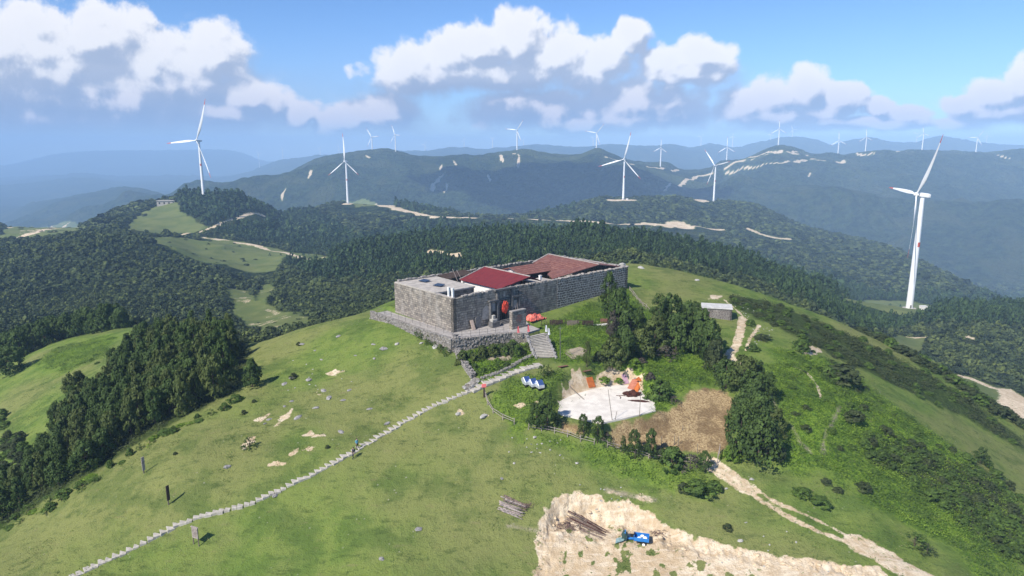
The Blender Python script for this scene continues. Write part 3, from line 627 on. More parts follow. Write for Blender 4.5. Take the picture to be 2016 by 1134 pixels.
MAT['rustpink'] = simple('faded_orange_sheet', (.50, .20, .13), (.42, .16, .10), 1.5, .6)
MAT['rust'] = simple('rusty_plate', (.26, .12, .09), (.18, .085, .065), 2)
MAT['purple'] = simple('faded_purple_net', (.42, .27, .33), (.34, .2, .26), 3)
MAT['scrap'] = simple('brown_scrap', (.085, .03, .02), (.045, .018, .013), 5, bump=.05, bscale=6)
MAT['blue'] = simple('blue_paint', (.02, .19, .52), (.016, .14, .42), 2, .4, spec=.5)
MAT['greentarp'] = simple('dark_green_net', (.045, .085, .075), (.025, .05, .045), 4)
MAT['palenet'] = simple('pale_green_net', (.28, .38, .38), (.18, .28, .28), 3)
MAT['soil'] = simple('bare_soil', (.36, .30, .22), (.27, .22, .16), 1.5, bump=.04, bscale=3)
MAT['skin'] = simple('skin', (.5, .32, .24)); MAT['lightblue'] = simple('light_blue_shirt', (.16, .45, .60)); MAT['navy'] = simple('navy_cloth', (.03, .035, .05)); MAT['hair'] = simple('black_hair', (.015, .013, .012)); MAT['maroon'] = simple('dark_trousers', (.06, .035, .035))
def roof_mat(name, c1, c2, c3, period=.45, along=True):
    m, t, b, o = newmat(name); uvn = N(t, 'ShaderNodeTexCoord')
    wv = N(t, 'ShaderNodeTexWave'); wv.wave_type = 'BANDS'; wv.bands_direction = 'Y'; wv.inputs['Scale'].default_value = .314 / period; wv.inputs['Distortion'].default_value = .35; t.links.new(uvn.outputs['UV'], wv.inputs['Vector'])
    n1 = tnoise(t, .8, 5, .6, uvn.outputs['UV']); n2 = tnoise(t, 3, 4, .7, uvn.outputs['UV'], sx=(.5, 2.2, 1))
    c = mixc(t, smooth(t, n1, .35, .65), c1, c2); c = mixc(t, M(t, 'MULTIPLY', smooth(t, n2, .54, .66), .6), c, c3)
    c = mixc(t, M(t, 'MULTIPLY', smooth(t, wv.outputs['Fac'], .25, .05), .55), c, tuple(x * .35 for x in c1))
    t.links.new(c, b.inputs['Base Color']); bp = N(t, 'ShaderNodeBump'); bp.inputs['Distance'].default_value = .05
    t.links.new(wv.outputs['Fac'], bp.inputs['Height']); t.links.new(bp.outputs[0], b.inputs['Normal']); b.inputs['Roughness'].default_value = .7
    return m
MAT['redroof'] = roof_mat('red_metal_tiles', (.19, .026, .030), (.15, .022, .026), (.24, .05, .05), .5)
MAT['oldroof'] = roof_mat('weathered_clay_tiles', (.165, .060, .048), (.235, .105, .080), (.50, .34, .28), .9)

def leafmat(name, c1, c2, c3=None, trans=.25, nscale=.5, tint=False):
    m, t, b, out = newmat(name)
    oi = N(t, 'ShaderNodeObjectInfo'); f = tnoise(t, nscale, 3, .6)
    nf = tnoise(t, 3.3, 2, .6)
    c = mixc(t, smooth(t, f, .35, .65), c1, c2)
    if tint:
        ta = N(t, 'ShaderNodeAttribute'); ta.attribute_name = 'tint'
        c = mixc(t, M(t, 'MULTIPLY', smooth(t, ta.outputs['Fac'], .55, 1.0), .8), c, tuple(min(1, x * y) for x, y in zip(c2, (1.75, 1.6, 1.2))))
        c = mixc(t, M(t, 'MULTIPLY', smooth(t, ta.outputs['Fac'], .45, 0.0), .75), c, tuple(x * .5 for x in c1)); c = mixc(t, M(t, 'MULTIPLY', oi.outputs['Random'], .5), c, c3 or c1)
    c = mixc(t, M(t, 'MULTIPLY', smooth(t, nf, .5, .7), .5), c, tuple(min(1, x * 1.7) for x in c2))
    t.links.new(c, b.inputs['Base Color']); b.inputs['Roughness'].default_value = .7; b.inputs['Specular IOR Level'].default_value = .25
    tr = N(t, 'ShaderNodeBsdfTranslucent'); t.links.new(c, tr.inputs['Color']); mx = N(t, 'ShaderNodeMixShader'); mx.inputs[0].default_value = trans
    t.links.new(b.outputs[0], mx.inputs[1]); t.links.new(tr.outputs[0], mx.inputs[2]); t.links.new(mx.outputs[0], out.inputs['Surface']); return m
MAT['fir'] = leafmat('fir_leaf', (.040, .072, .014), (.078, .122, .026), (.05, .07, .018))
MAT['olive'] = leafmat('olive_fir_leaf', (.060, .088, .020), (.11, .135, .034), (.05, .065, .025))
MAT['bush'] = leafmat('bush_leaf', (.055, .098, .018), (.105, .165, .028), (.06, .08, .022))
MAT['darkbush'] = leafmat('dark_bush_leaf', (.040, .058, .020), (.068, .085, .030), (.055, .055, .03))
MAT['bright'] = leafmat('bright_leaf', (.090, .165, .018), (.185, .275, .032), (.12, .2, .025), .3)
MAT['purplebush'] = leafmat('bare_twig_leaf', (.06, .05, .04), (.085, .075, .055), (.07, .055, .05), .1)

# ---------------------------------------------------------------- the land as one sheet
def build_land():
    i = np.arange(NA - 1)[:, None]; j = np.arange(NY - 1)[None, :]; b = i * NY + j
    q = np.stack([b, b + NY, b + NY + 1, b + 1], -1).reshape(-1, 4)
    V = np.stack([Xf, Yf, H], -1).reshape(-1, 3)
    me = mesh_np('ground', V, q, None, True)
    for n_, A in MK.items():
        at = me.attributes.new(n_, 'FLOAT', 'POINT'); at.data.foreach_set('value', A.astype(np.float32).ravel())
    o = link('ground', me, None, [MAT['ground']]); o['kind'] = 'structure'; return o
build_land()

# haze: the air between the camera and the far ranges
def build_haze():
    x0, x1, y0, y1, z0, z1 = -13900, 13900, -60, 14300, -640, 190
    V = [(x, y, z) for z in (z0, z1) for y in (y0, y1) for x in (x0, x1)]
    me = bpy.data.meshes.new('haze'); me.from_pydata(V, [], [(0, 2, 3, 1), (4, 5, 7, 6), (0, 1, 5, 4), (2, 6, 7, 3), (0, 4, 6, 2), (1, 3, 7, 5)])
    m = bpy.data.materials.new('haze'); m.use_nodes = True; t = m.node_tree; t.nodes.clear()
    out = N(t, 'ShaderNodeOutputMaterial'); pv = N(t, 'ShaderNodeVolumePrincipled')
    pv.inputs['Color'].default_value = (.46, .69, 1.0, 1); pv.inputs['Density'].default_value = HAZE; pv.inputs['Anisotropy'].default_value = -0.2
    t.links.new(pv.outputs[0], out.inputs['Volume'])
    o = link('haze', me, None, [m]); o['kind'] = 'stuff'; o['label'] = 'blue haze over the mountain ranges'
HAZE = 0.000175
build_haze()
#PART2
# ---------------------------------------------------------------- path of stone steps (setting)
PATH_LO = [(128,1142),(200,1106),(250,1083),(310,1053),(350,1031),(400,1013),(450,1001),(500,986),(545,966),(600,939),(650,913),(697,887),(750,855),(800,826),(850,799),(905,776),(932,766)]
PATH_HI = [(932,766),(965,750),(1000,736),(1040,722),(1068,716)]
def resample(P, step):
    out = []; acc = 0.0; d0 = 0.0
    for a, b in zip(P[:-1], P[1:]):
        L = (b - a).to_2d().length if hasattr(b - a, 'to_2d') else (b - a).length
        while acc <= L:
            out.append((a.lerp(b, acc / L), (b - a).to_2d().normalized())); acc += step
        acc -= L
    return out
def drop(p, dz=0.0): return Vector((p[0], p[1], float(hz(p[0], p[1])) + dz))
mb = MB()
for i, (p, d) in enumerate(resample(hits(PATH_LO), .82)):
    n = Vector((-d.y, d.x)); w = rnd.uniform(1.1, 1.3); L = rnd.uniform(.68, .95); off = rnd.uniform(-.08, .08)
    c = Vector((p.x, p.y)) + n * off; z0 = float(hz(c.x, c.y)) + .07 + rnd.uniform(-.04, .04)
    ang = math.atan2(d.y, d.x) + rnd.uniform(-.12, .12); q = []
    for sx, sy in ((-1, -1), (1, -1), (1, 1), (-1, 1)):
        lx = sx * L / 2 * rnd.uniform(.9, 1.05); ly = sy * w / 2 * rnd.uniform(.85, 1.12)
        q.append(Vector((c.x + lx * math.cos(ang) - ly * math.sin(ang), c.y + lx * math.sin(ang) + ly * math.cos(ang), z0)))
    mb.face(q); lo = [v - Vector((0, 0, .55)) for v in q]
    for a in range(4): b = (a + 1) % 4; mb.face([q[b], q[a], lo[a], lo[b]])
for i, (p, d) in enumerate(resample(hits(PATH_HI), 1.25)):
    n = Vector((-d.y, d.x)); c = Vector((p.x, p.y)); z0 = float(hz(c.x, c.y)) + .12 + rnd.uniform(-.02, .03); ang = math.atan2(d.y, d.x) + rnd.uniform(-.03, .03)
    mb.box((c.x, c.y, z0 - .2), (1.2, 2.0 + rnd.uniform(-.15, .15), .4), ang)
o = mb.build('stone_path', MAT['slab'], bevel=.02); o['kind'] = 'structure'

# paved terrace round the fort (setting)
def prism(mb, P, z1, z0, mi=0, mt=None):
    T = [Vector((p[0], p[1], z1)) for p in P]; B = [Vector((p[0], p[1], z0)) for p in P]; n = len(P)
    mb.face(T, mi)
    for i in range(n): j = (i + 1) % n; mb.face([T[j], T[i], B[i], B[j]], mi if mt is None else mt)
mb = MB(); prism(mb, [fl(*p) for p in [(-2.5, 22.8), (0.0, 22.8), (0, 0), (17, 0), (14.2, -5.0), (13.6, -8.4), (10.1, -8.8), (8.2, -6.3), (4, -4.9), (-2.35, -3.0)][::-1]], -33.05, -33.5)
o = mb.build('terrace', MAT['terrace']); o['kind'] = 'structure'
# concrete pad
mb = MB(); prism(mb, PADP[::-1] if False else PADP, PADZ, PADZ - .8)
o = mb.build('concrete_pad', MAT['pad']); bm = bmesh.new(); bm.from_mesh(o.data); bmesh.ops.recalc_face_normals(bm, faces=bm.faces); bm.to_mesh(o.data); bm.free(); o['kind'] = 'structure'
mb = MB()
def soilpatch(px, name):
    P = hits(px); zc = max(p.z for p in P); 
    mb = MB(); T = [Vector((p.x, p.y, float(hz(p.x, p.y)) + .06)) for p in P]; c = sum(T, Vector()) / len(T)
    for i in range(len(T)): mb.face([T[i], T[(i + 1) % len(T)], c])
    o = mb.build(name, MAT['soil']); bm = bmesh.new(); bm.from_mesh(o.data); bmesh.ops.recalc_face_normals(bm, faces=bm.faces); bm.to_mesh(o.data); bm.free(); o['kind'] = 'structure'
soilpatch([(943,705),(955,698),(975,692),(995,695),(1010,701),(1003,710),(985,712),(965,709)], 'garden_soil')
soilpatch([(1112,697),(1122,688),(1142,683),(1156,690),(1150,702),(1128,708)], 'bare_soil')

# ---------------------------------------------------------------- the stone fort
fort = empty('stone_fort', fl(0, 0, Z0), FANG, 'long grey stone fort with flat grey and dark red roofs on the hilltop', 'fort')
FM = Matrix.Translation(fl(0, 0, Z0)) @ Matrix.Rotation(FANG, 4, 'Z')
HW = ZTOP - Z0        # wall height 6.4
def wallstrip(mb, P, zt, zb, th, mi=0, seg=1.0):
    """wall along local points P (outer face), top profile zt(s), thickness inward (left of travel)"""
    for a, b in zip(P[:-1], P[1:]):
        a = Vector(a); b = Vector(b); L = (b - a).length; n = max(1, int(L / seg)); d = (b - a) / L; nn = Vector((-d.y, d.x))
        for i in range(n):
            p = a + d * L * i / n; q = a + d * L * (i + 1) / n; tp = zt(p, i); tq = zt(q, i + 1)
            o1 = (p.x, p.y, zb); o2 = (q.x, q.y, zb); o3 = (q.x, q.y, tq); o4 = (p.x, p.y, tp)
            i1 = p + nn * th; i2 = q + nn * th
            s0 = L * i / n; s1 = L * (i + 1) / n
            mb.face([o1, o2, o3, o4], mi, [(s0, zb), (s1, zb), (s1, tq), (s0, tp)])
            mb.face([(i2.x, i2.y, zb), (i1.x, i1.y, zb), (i1.x, i1.y, tp), (i2.x, i2.y, tq)], mi, [(s1, zb), (s0, zb), (s0, tp), (s1, tq)])
            mb.face([o4, o3, (i2.x, i2.y, tq), (i1.x, i1.y, tp)], mi, [(s0, 0), (s1, 0), (s1, th), (s0, th)])
        for (p, sgn) in ((a, 1), (b, -1)):
            i1 = p + nn * th; t = zt(p, 0 if sgn == 1 else n); f = [(i1.x, i1.y, zb), (p.x, p.y, zb), (p.x, p.y, t), (i1.x, i1.y, t)]
            mb.face(f if sgn == 1 else f[::-1], mi, [(0, zb), (th, zb), (th, t), (0, t)] if sgn == 1 else [(0, t), (th, t), (th, zb), (0, zb)])
def jag(base, amp, sd): return lambda p, i: base + amp * float(fbm(p.x * 1.3 + sd, p.y * 1.3, sd, 2)) * 2
DS0, DS1, DH = 11.15, 12.75, 2.75        # doorway
mb = MB(); wallstrip(mb, [(0, 19.9), (0, 0)], lambda p, i: HW - .02, -1.5, .7, 0, 20)
mb.build('left_wall', MAT['wall_left'], fort)
mb = MB()
wallstrip(mb, [(0.0, 0.0), (DS0, 0)], jag(HW, .12, 3), -1.2, .7)
wallstrip(mb, [(DS1, 0), (26.5, 0)], jag(HW + .05, .2, 3), -1.2, .7)
mb.face([(DS0, 0, DH), (DS1, 0, DH), (DS1, 0, HW), (DS0, 0, HW)], 0, [(DS0, DH), (DS1, DH), (DS1, HW), (DS0, HW)])
mb.face([(DS1, .7, DH), (DS0, .7, DH), (DS0, .7, HW), (DS1, .7, HW)], 0)
mb.face([(DS0, 0, HW), (DS1, 0, HW), (DS1, .7, HW), (DS0, .7, HW)], 0); mb.face([(DS0, 0.7, DH), (DS1, .7, DH), (DS1, 0, DH), (DS0, 0, DH)], 0)
mb.build('front_wall', MAT['wall_front'], fort)
mb = MB(); wallstrip(mb, [(26.5, -.04), (FL, -.04), (FL, FW)], jag(HW + .1, .08, 5), -1.2, .9)
mb.build('mortared_wall', MAT['wall_mortar'], fort)
mb = MB(); wallstrip(mb, [(FL - .9, FW), (9.6, FW), (0.7, FW)], jag(HW + .25, .15, 6), -1.2, .7)
mb.build('rear_wall', MAT['wall_front'], fort)
# coping stones along the wall tops
mb = MB()
def coping(a, b, th, top, sz=.5, mi=0):
    a = Vector(a); b = Vector(b); L = (b - a).length; d = (b - a) / L; ang = math.atan2(d.y, d.x); n = Vector((-d.y, d.x)); x = 0
    while x < L:
        w = rnd.uniform(.6, 1.3) * sz; h = rnd.uniform(.08, .40); c = a + d * (x + w / 2) + n * (th / 2 + rnd.uniform(-.05, .05))
        mb.box((c.x, c.y, top + h / 2 - .03), (w * .95, th * rnd.uniform(.8, 1.12), h), ang + rnd.uniform(-.06, .06), mi); x += w
for A_ in (((2.2, 0), (26.5, 0), .7, HW + .0, .5), ((26.5, -.04), (FL, -.04), .9, HW + .10, .6, 1), ((FL, 0), (FL, FW), .9, HW + .1, .6, 1), ((FL - 1, FW), (1, FW), .7, HW + .22, .6, 0)):
    mb = MB(); coping(*A_); mb.build('coping', [MAT['coping'], MAT['pinkcoping']], fort, bevel=.03)
# flat roof, set back from the front so that a sunken bay stays open
fr = MB()
prism(fr, [(.03, 5.6), (9.5, 5.6), (9.9, FW - .05), (.03, FW - .05)], HW + .16, HW - .12)
roofo = fr.build('flat_roof', MAT['concrete'], fort)
mb = MB(); wallstrip(mb, [(9.4, 5.9), (9.4, FW - .8)], lambda p, i: HW - .14, 0, .3, 0, 20); wallstrip(mb, [(.7, 6.0), (9.4, 6.0)], lambda p, i: HW - .14, 0, .5, 0, 20)
mb.build('inner_wall', MAT['wall_front'], fort)
for s_, w_ in ((3.0, 11.3), (4.4, 15.6)):
    pass
mb = MB(); mb.box((.35, 2.9, HW + .02), (.66, 5.2, .1)); mb.build('parapet_cap', MAT['pinkcoping'], fort)
for s_, w_ in ((.45, 1.9), (.5, .75)):
    mb = MB(); mb.box((s_, w_, HW + .85), (.38, .38, 1.7)); mb.box((s_, w_, HW + 1.72), (.46, .46, .09)); mb.build('white_pillar', MAT['white'], fort, bevel=.02)
mb = MB(); mb.box((5, 3.1, 2.6), (8.6, 5.0, .2)); mb.build('sunken_floor', MAT['terrace'], fort)
# red hall roof
mb = MB()
e0, e1_ = 12.2, 19.7; RZ = HW + 1.75; EZ = HW - .12
def quad_th(mb, P, th=.12, mi=0, uv=None):
    P = [Vector(p) for p in P]; n = (P[1] - P[0]).cross(P[2] - P[0]).normalized()
    if n.z < 0: P = P[::-1]; n = -n; uv = uv[::-1] if uv else None
    Q = [p - n * th for p in P]; mb.face(P, mi, uv); mb.face(Q[::-1], mi)
    for i in range(len(P)): j = (i + 1) % len(P); mb.face([P[j], P[i], Q[i], Q[j]], mi)
def roofuv(P): 
    o = Vector(P[0]); return [((Vector(p) - o).y, math.hypot((Vector(p) - o).x, (Vector(p) - o).z)) for p in P]
P_ = [(e0, 14.3, EZ), (e0, 1.6, EZ), (e1_, .85, RZ - .25), (e1_ - .4, 14.6, RZ)]; quad_th(mb, P_, .14, 0, roofuv(P_))
P_ = [(e1_, .85, RZ - .25), (e1_ + 3.4, 1.2, EZ + .3), (e1_ + 3.0, 14.3, EZ + .3), (e1_ - .4, 14.6, RZ)]; quad_th(mb, P_, .14, 0, roofuv(P_))
rr = mb.build('red_roof', MAT['redroof'], fort)
mb = MB()
for i in range(38):
    t0 = i / 38; p = Vector((e1_, .85, RZ - .22)).lerp(Vector((e1_ - .4, 14.6, RZ + .03)), t0 + .013); mb.box((p.x, p.y, p.z), (.3, .36, .16))
mb.build('ridge_tiles', MAT['pinkcoping'], rr, bevel=.02); mb = MB()
for i in range(20):
    p = Vector((e0, 14.35, EZ + .05)).lerp(Vector((e1_ - .4, 14.65, RZ + .05)), (i + .5) / 20); mb.box(tuple(p), (.4, .22, .14))
mb.build('ridge_tiles', MAT['pinkcoping'], rr, bevel=.02)
mb = MB(); wallstrip(mb, [(e0 + .5, 14.0), (e0 + .5, 1.9)], lambda p, i: EZ - .1, 0, .3, 0, 20); mb.box((e0 + .25, 13.6, EZ - .45), (.35, .6, .8)); mb.face([(e0 + .5, 14.05, 0), (e0 + .5, 14.05, EZ), (e1_ - .4, 14.3, RZ - .15), (e1_ + 2.8, 14.05, EZ), (e1_ + 2.8, 14.05, 0)][::-1])
mb.build('hall_wall', MAT['white'], fort)
# rear courtyard house: long roof across the fort and a wing towards the gate
mb = MB(); S0, S1 = 27.3, 40.2; MZ = HW + 2.15; ME = HW + .28
P_ = [(26.3, 1.2, HW + .15), (S1, .75, MZ - .5), (S1 - .3, 16.4, MZ), (33.1, 14.4, HW + 1.05), (35.5, 11.3, HW + 1.58), (31.7, 7.0, HW + .5), (28.8, 5.3, HW + .3)]; quad_th(mb, P_, .16, 0, roofuv(P_))
P_ = [(S1, .75, MZ - .5), (FL - 1.1, 1.0, ME), (FL - 1.1, 16.0, ME), (S1 - .3, 16.2, MZ)]; quad_th(mb, P_, .16, 0, roofuv(P_))
hr = mb.build('tiled_roof', MAT['oldroof'], fort)
mb = MB(); WZ = HW + 1.55; WE = HW + .42; ws = 23.2
def swap(P): o = Vector(P[0]); return [((Vector(p) - o).x, math.hypot((Vector(p) - o).y, (Vector(p) - o).z)) for p in P]
P_ = [(ws, 7.2, WE), (31.7, 7.0, WE + .05), (35.8, 11.4, WZ + .03), (ws, 11.2, WZ)]; quad_th(mb, P_, .16, 0, swap(P_))
P_ = [(ws, 11.2, WZ), (35.8, 11.4, WZ + .03), (33.2, 14.6, WE + .4), (ws, 15.2, WE)]; quad_th(mb, P_, .16, 0, swap(P_))
mb.build('wing_roof', MAT['oldroof'], fort)
mb = MB(); mb.face([(ws + .5, 15.0, 0), (ws + .5, 8.3, 0), (ws + .5, 8.3, WE - .1), (ws + .5, 11.6, WZ - .15), (ws + .5, 15.0, WE - .1)]); mb.build('gable_wall', MAT['white'], fort)
mb = MB(); mb.face([(ws + .5, 8.35, 0), (31.5, 8.1, 0), (31.5, 8.1, WE - .1), (ws + .5, 8.35, WE - .1)]); mb.face([(31.8, 7.4, 0), (27.0, 1.2, 0), (27.0, 1.2, HW - .05), (31.8, 7.4, HW + .25)])
for a in range(6): mb.box((ws + 1.2 + a * 1.5, 8.2, HW * .5), (.2, .25, HW - .3))
mb.build('house_front', MAT['darkwood'], fort)
mb = MB()
for i in range(44):
    p = Vector((S1, .75, MZ - .47)).lerp(Vector((S1 - .3, 16.2, MZ + .04)), (i + .5) / 44); mb.box(tuple(p), (.34, .33, .18))
mb.build('ridge_tiles', MAT['pinkcoping'], hr, bevel=.02); mb = MB()
for i in range(36):
    p = Vector((33.1, 14.5, HW + 1.1)).lerp(Vector((S1 - .3, 16.4, MZ + .05)), (i + .5) / 36); mb.box(tuple(p), (.36, .24, .14))
mb.build('ridge_tiles', MAT['pinkcoping'], hr, bevel=.02); mb = MB()
for i in range(11):
    p = Vector((ws - .05, 8.0, WE + .04)).lerp(Vector((ws - .05, 11.6, WZ + .04)), (i + .5) / 11); mb.box(tuple(p), (.16, .34, .1), mi=1)
mb.build('barge_board', [MAT['pinkcoping'], MAT['darkwood']], hr, bevel=.02)
mb = MB(); mb.box((24.5, 3.0, HW + .35), (.5, .45, .9)); mb.box((24.5, 3.0, HW + .82), (.6, .55, .08)); mb.build('chimney', MAT['white'], fort)
mb = MB(); mb.box((25, 3.5, HW - .5), (5.2, 5.0, .2)); mb.build('low_flat_roof', MAT['concrete'], fort)
# dark timber shed roof between flat roof and red hall
mb = MB(); quad_th(mb, [(10.2, 19.2, HW + .4), (10.2, 15.4, HW + .1), (17.2, 15.8, HW + .35), (17.2, 19.2, HW + .75)], .12); 
for a in range(5): mb.box((11 + a * 1.4, 15.4, HW * .5 + .2), (.14, .14, HW))
mb.build('timber_shed', MAT['darkwood'], fort)
mb = MB(); mb.tube((12.4, 15.2, HW - .6), (11.6, 15.9, HW + 2.0), .07, .06); mb.tube((13.5, 15.2, HW - .6), (12.7, 15.9, HW + 1.6), .06, .05); mb.build('leaning_pole', MAT['greywood'], fort)
# gateway: stone posts, lintels, side bays
def pieces(name, mat, L, bev):
    for c, d in L: g = MB(); g.box(c, d); g.build(name, MAT[mat], fort, bevel=bev)
pieces('gate_post', 'gatestone', [((s_, -.26, h_ / 2), (w_, .5, h_)) for s_, h_, w_ in ((10.2, 6.5, .42), (13.9, 6.5, .42), (8.5, 4.6, .36), (15.7, 4.6, .36))], .03)
pieces('gate_lintel', 'gatestone', [((12.05, -.3, 6.62), (5.2, .62, .36)), ((9.25, -.3, 4.72), (2.4, .5, .28)), ((14.95, -.3, 4.82), (2.5, .5, .34)), ((12.05, -.12, 4.6), (3.2, .22, .3)), ((12.05, -.1, 3.05), (3.2, .18, .42)), ((16.1, -.25, 5.35), (.7, .4, .7))], .04)
pieces('carved_panel', 'pinkcoping', [((12.05, -.1, 5.65), (.55, .14, 1.1)), ((9.35, -.1, 3.4), (.8, .14, 1.5)), ((14.8, -.1, 3.2), (.8, .14, 1.5))], .02)
pieces('side_panel', 'darkwood', [((9.35, -.14, 1.3), (1.1, .2, 2.4)), ((14.8, -.14, 1.3), (1.2, .2, 2.2))], .02)
for s_, h_ in ((14.5, 3.3), (14.95, 3.6), (15.25, 3.1)):
    g = MB(); g.tube((s_, -.95, 0), (s_ + .1, -.4, h_), .05, .04, n=5); g.build('leaning_stick', MAT['greywood'], fort)
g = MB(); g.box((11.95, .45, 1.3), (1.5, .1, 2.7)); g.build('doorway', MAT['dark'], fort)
pieces('door_jamb', 'darkwood', [((11.22, -.12, 1.25), (.16, .3, 2.5)), ((12.68, -.12, 1.25), (.16, .3, 2.5))], 0)
g = MB()
for k_ in range(3): g.box((12, -.5 - .35 * k_, .55 - k_ * .2), (2.6 + .4 * k_, .4, .2))
g.build('door_step', MAT['gatestone'], fort, bevel=.03)
g = MB(); g.face([(6.6, -.06, 1.4), (8.2, -.06, 1.2), (8.3, -.06, 3.6), (7.6, -.06, 4.1), (6.7, -.06, 3.3)]); g.build('bare_plaster_patch', MAT['pinkcoping'], fort)

def wpos(s, w, z): return fl(s, w, z)
# red cloth hung in the doorway
def blobmesh(name, c, r, mat, seed, sub=3, amp=.3, parent=None):
    bm = bmesh.new(); bmesh.ops.create_icosphere(bm, subdivisions=sub, radius=1)
    for v in bm.verts:
        n = mnoise.noise(v.co * 1.7 + Vector((seed, seed * 2, 0))) * amp + mnoise.noise(v.co * 4 + Vector((seed, 0, 1))) * amp * .5
        v.co = Vector((v.co.x * r[0], v.co.y * r[1], v.co.z * r[2])) * (1 + n)
    me = bpy.data.meshes.new(name); bm.to_mesh(me); bm.free(); me.materials.append(mat)
    o = link(name, me, parent); o.location = c; return o
o = blobmesh('red_cloth', wpos(11.95, -.45, Z0 + 3.1), (.75, .28, 1.15), MAT['redcloth'], 3, 3, .45); tag(o, 'bright red cloth bundle hanging in the fort doorway', 'cloth')
o.rotation_euler.z = FANG
# red tarpaulin right of the gate
bm = bmesh.new(); bmesh.ops.create_grid(bm, x_segments=22, y_segments=14, size=1)
for v in bm.verts:
    x, y = v.co.x, v.co.y; v.co = Vector((x * 2.1, y * 1.15, min(1, 2.2 * (1 - abs(x))) * min(1, 2.0 * (1 - abs(y))) * (.8 - .35 * x) * (1 + .5 * mnoise.noise(Vector((x * 2.6, y * 2, 4)))) + mnoise.noise(Vector((x * 5, y * 5, 1))) * .35))
me = bpy.data.meshes.new('tarpaulin'); bm.to_mesh(me); bm.free(); me.materials.append(MAT['tarp']); o = link('tarpaulin', me); o.location = wpos(18.6, -1.7, Z0 - .1); o.rotation_euler.z = FANG
tag(o, 'faded red tarpaulin heaped over a pile beside the fort gate', 'tarpaulin')
# plank, stone tablets by the wall, statue block
def lean(name, s, w, W_, H_, T_, tilt, mat, label, cat, rz=0):
    mb = MB(); mb.box((0, 0, H_ / 2), (W_, T_, H_)); o = mb.build(name, mat, bevel=.02); o.location = wpos(s, w, Z0 + .05); o.rotation_euler = (tilt, 0, FANG + rz); return tag(o, label, cat)
o = lean('wooden_board', 3.9, -1.0, .75, 1.9, .1, -.4, MAT['white'], 'pale wooden board leaning against the fort front wall', 'board'); o.data.materials[0] = simple('pale_board', (.55, .42, .33))
mb = MB(); pts = [(-.6, 0), (.6, 0), (.6, 1.8), (.35, 2.2), (-.35, 2.2), (-.6, 1.8)]
mb.face([(x, -.09, z) for x, z in pts]); mb.face([(x, .09, z) for x, z in pts[::-1]])
for i in range(6): a = pts[i]; b = pts[(i + 1) % 6]; mb.face([(b[0], -.09, b[1]), (a[0], -.09, a[1]), (a[0], .09, a[1]), (b[0], .09, b[1])])
o = mb.build('stone_tablet', MAT['gatestone']); o.location = wpos(5.4, -.45, Z0 + .05); o.rotation_euler = (-.1, 0, FANG); tag(o, 'dark round-topped stone tablet standing against the fort wall', 'stone tablet')
sh = empty('stone_shrine', wpos(8.3, -1.6, Z0), FANG, 'small grey stone shrine of stacked blocks left of the gate', 'shrine')
mb = MB(); mb.box((0, 0, .55), (1.9, 1.2, 1.1)); mb.build('base', MAT['gatestone'], sh, bevel=.05)
mb = MB(); mb.box((-.2, 0, 1.35), (1.2, .9, .5)); mb.box((-.2, 0, 1.95), (.6, .5, .75)); mb.box((.55, .1, 1.3), (.4, .5, .4)); mb.build('upper_blocks', MAT['palerock'], sh, bevel=.06)
# screen wall in front of the gate
def sloc(s, w, z=Z0): return wpos(s, w, z)
sw = empty('screen_wall', sloc(11.1, -5.1), FANG, 'freestanding square stone screen wall with faded red mark before the gate', 'wall')
mb = MB(); wallstrip(mb, [(-1.75, -.4), (1.75, -.4)], jag(3.35, .05, 8), -.3, .8, 0, .5); mb.build('masonry', MAT['wall_left'], sw)
mb = MB(); x = -1.75
while x < 1.6:
    w_ = rnd.uniform(.3, .6); mb.box((x + w_ / 2, 0, 3.42), (w_, .9, .22)); x += w_
mb.build('cap', MAT['coping'], sw, bevel=.03)
m, t, b, out = newmat('faded_red_mark'); n_ = tnoise(t, 2.2, 4, .7); t.links.new(mixc(t, smooth(t, n_, .45, .6), (.15, .135, .125), (.30, .13, .09)), b.inputs['Base Color'])
mb = MB(); mb.face([(math.cos(a / 14 * 6.283) * .75, -.412, 1.9 + math.sin(a / 14 * 6.283) * .85) for a in range(14)]); mb.build('painted_mark', m, sw)

# railing along the terrace edge
rl = empty('railing', wpos(-2.3, -3.0, -33.05), 0, 'thin grey metal railing along the fort terrace edge', 'railing')
RP = [(-2.4, 22.6)] + [(-2.4 + .1 * k_, 22.6 - 2.4 * k_) for k_ in range(1, 11)] + [(-2.25, -2.9)]
RQ = [(-2.25, -2.9), (-.7, -3.4), (.9, -3.9), (2.5, -4.4), (4.0, -4.85), (5.5, -5.3), (7.0, -5.85)]
base = wpos(-2.3, -3.0, -33.05)
def rel(s, w, z): return wpos(s, w, z) - base
for q in RP + RQ[1:]:
    mb = MB(); p = rel(*q, -33.05); mb.tube(p, p + Vector((0, 0, 1.05)), .035, n=5); mb.build('post', MAT['railing'], rl)
for run in (RP, RQ):
    for hh in (1.05, .55):
        mb = MB()
        for a, b in zip(run[:-1], run[1:]): mb.tube(rel(*a, -33.05 + hh), rel(*b, -33.05 + hh), .022, n=5)
        mb.build('rail', MAT['railing'], rl)
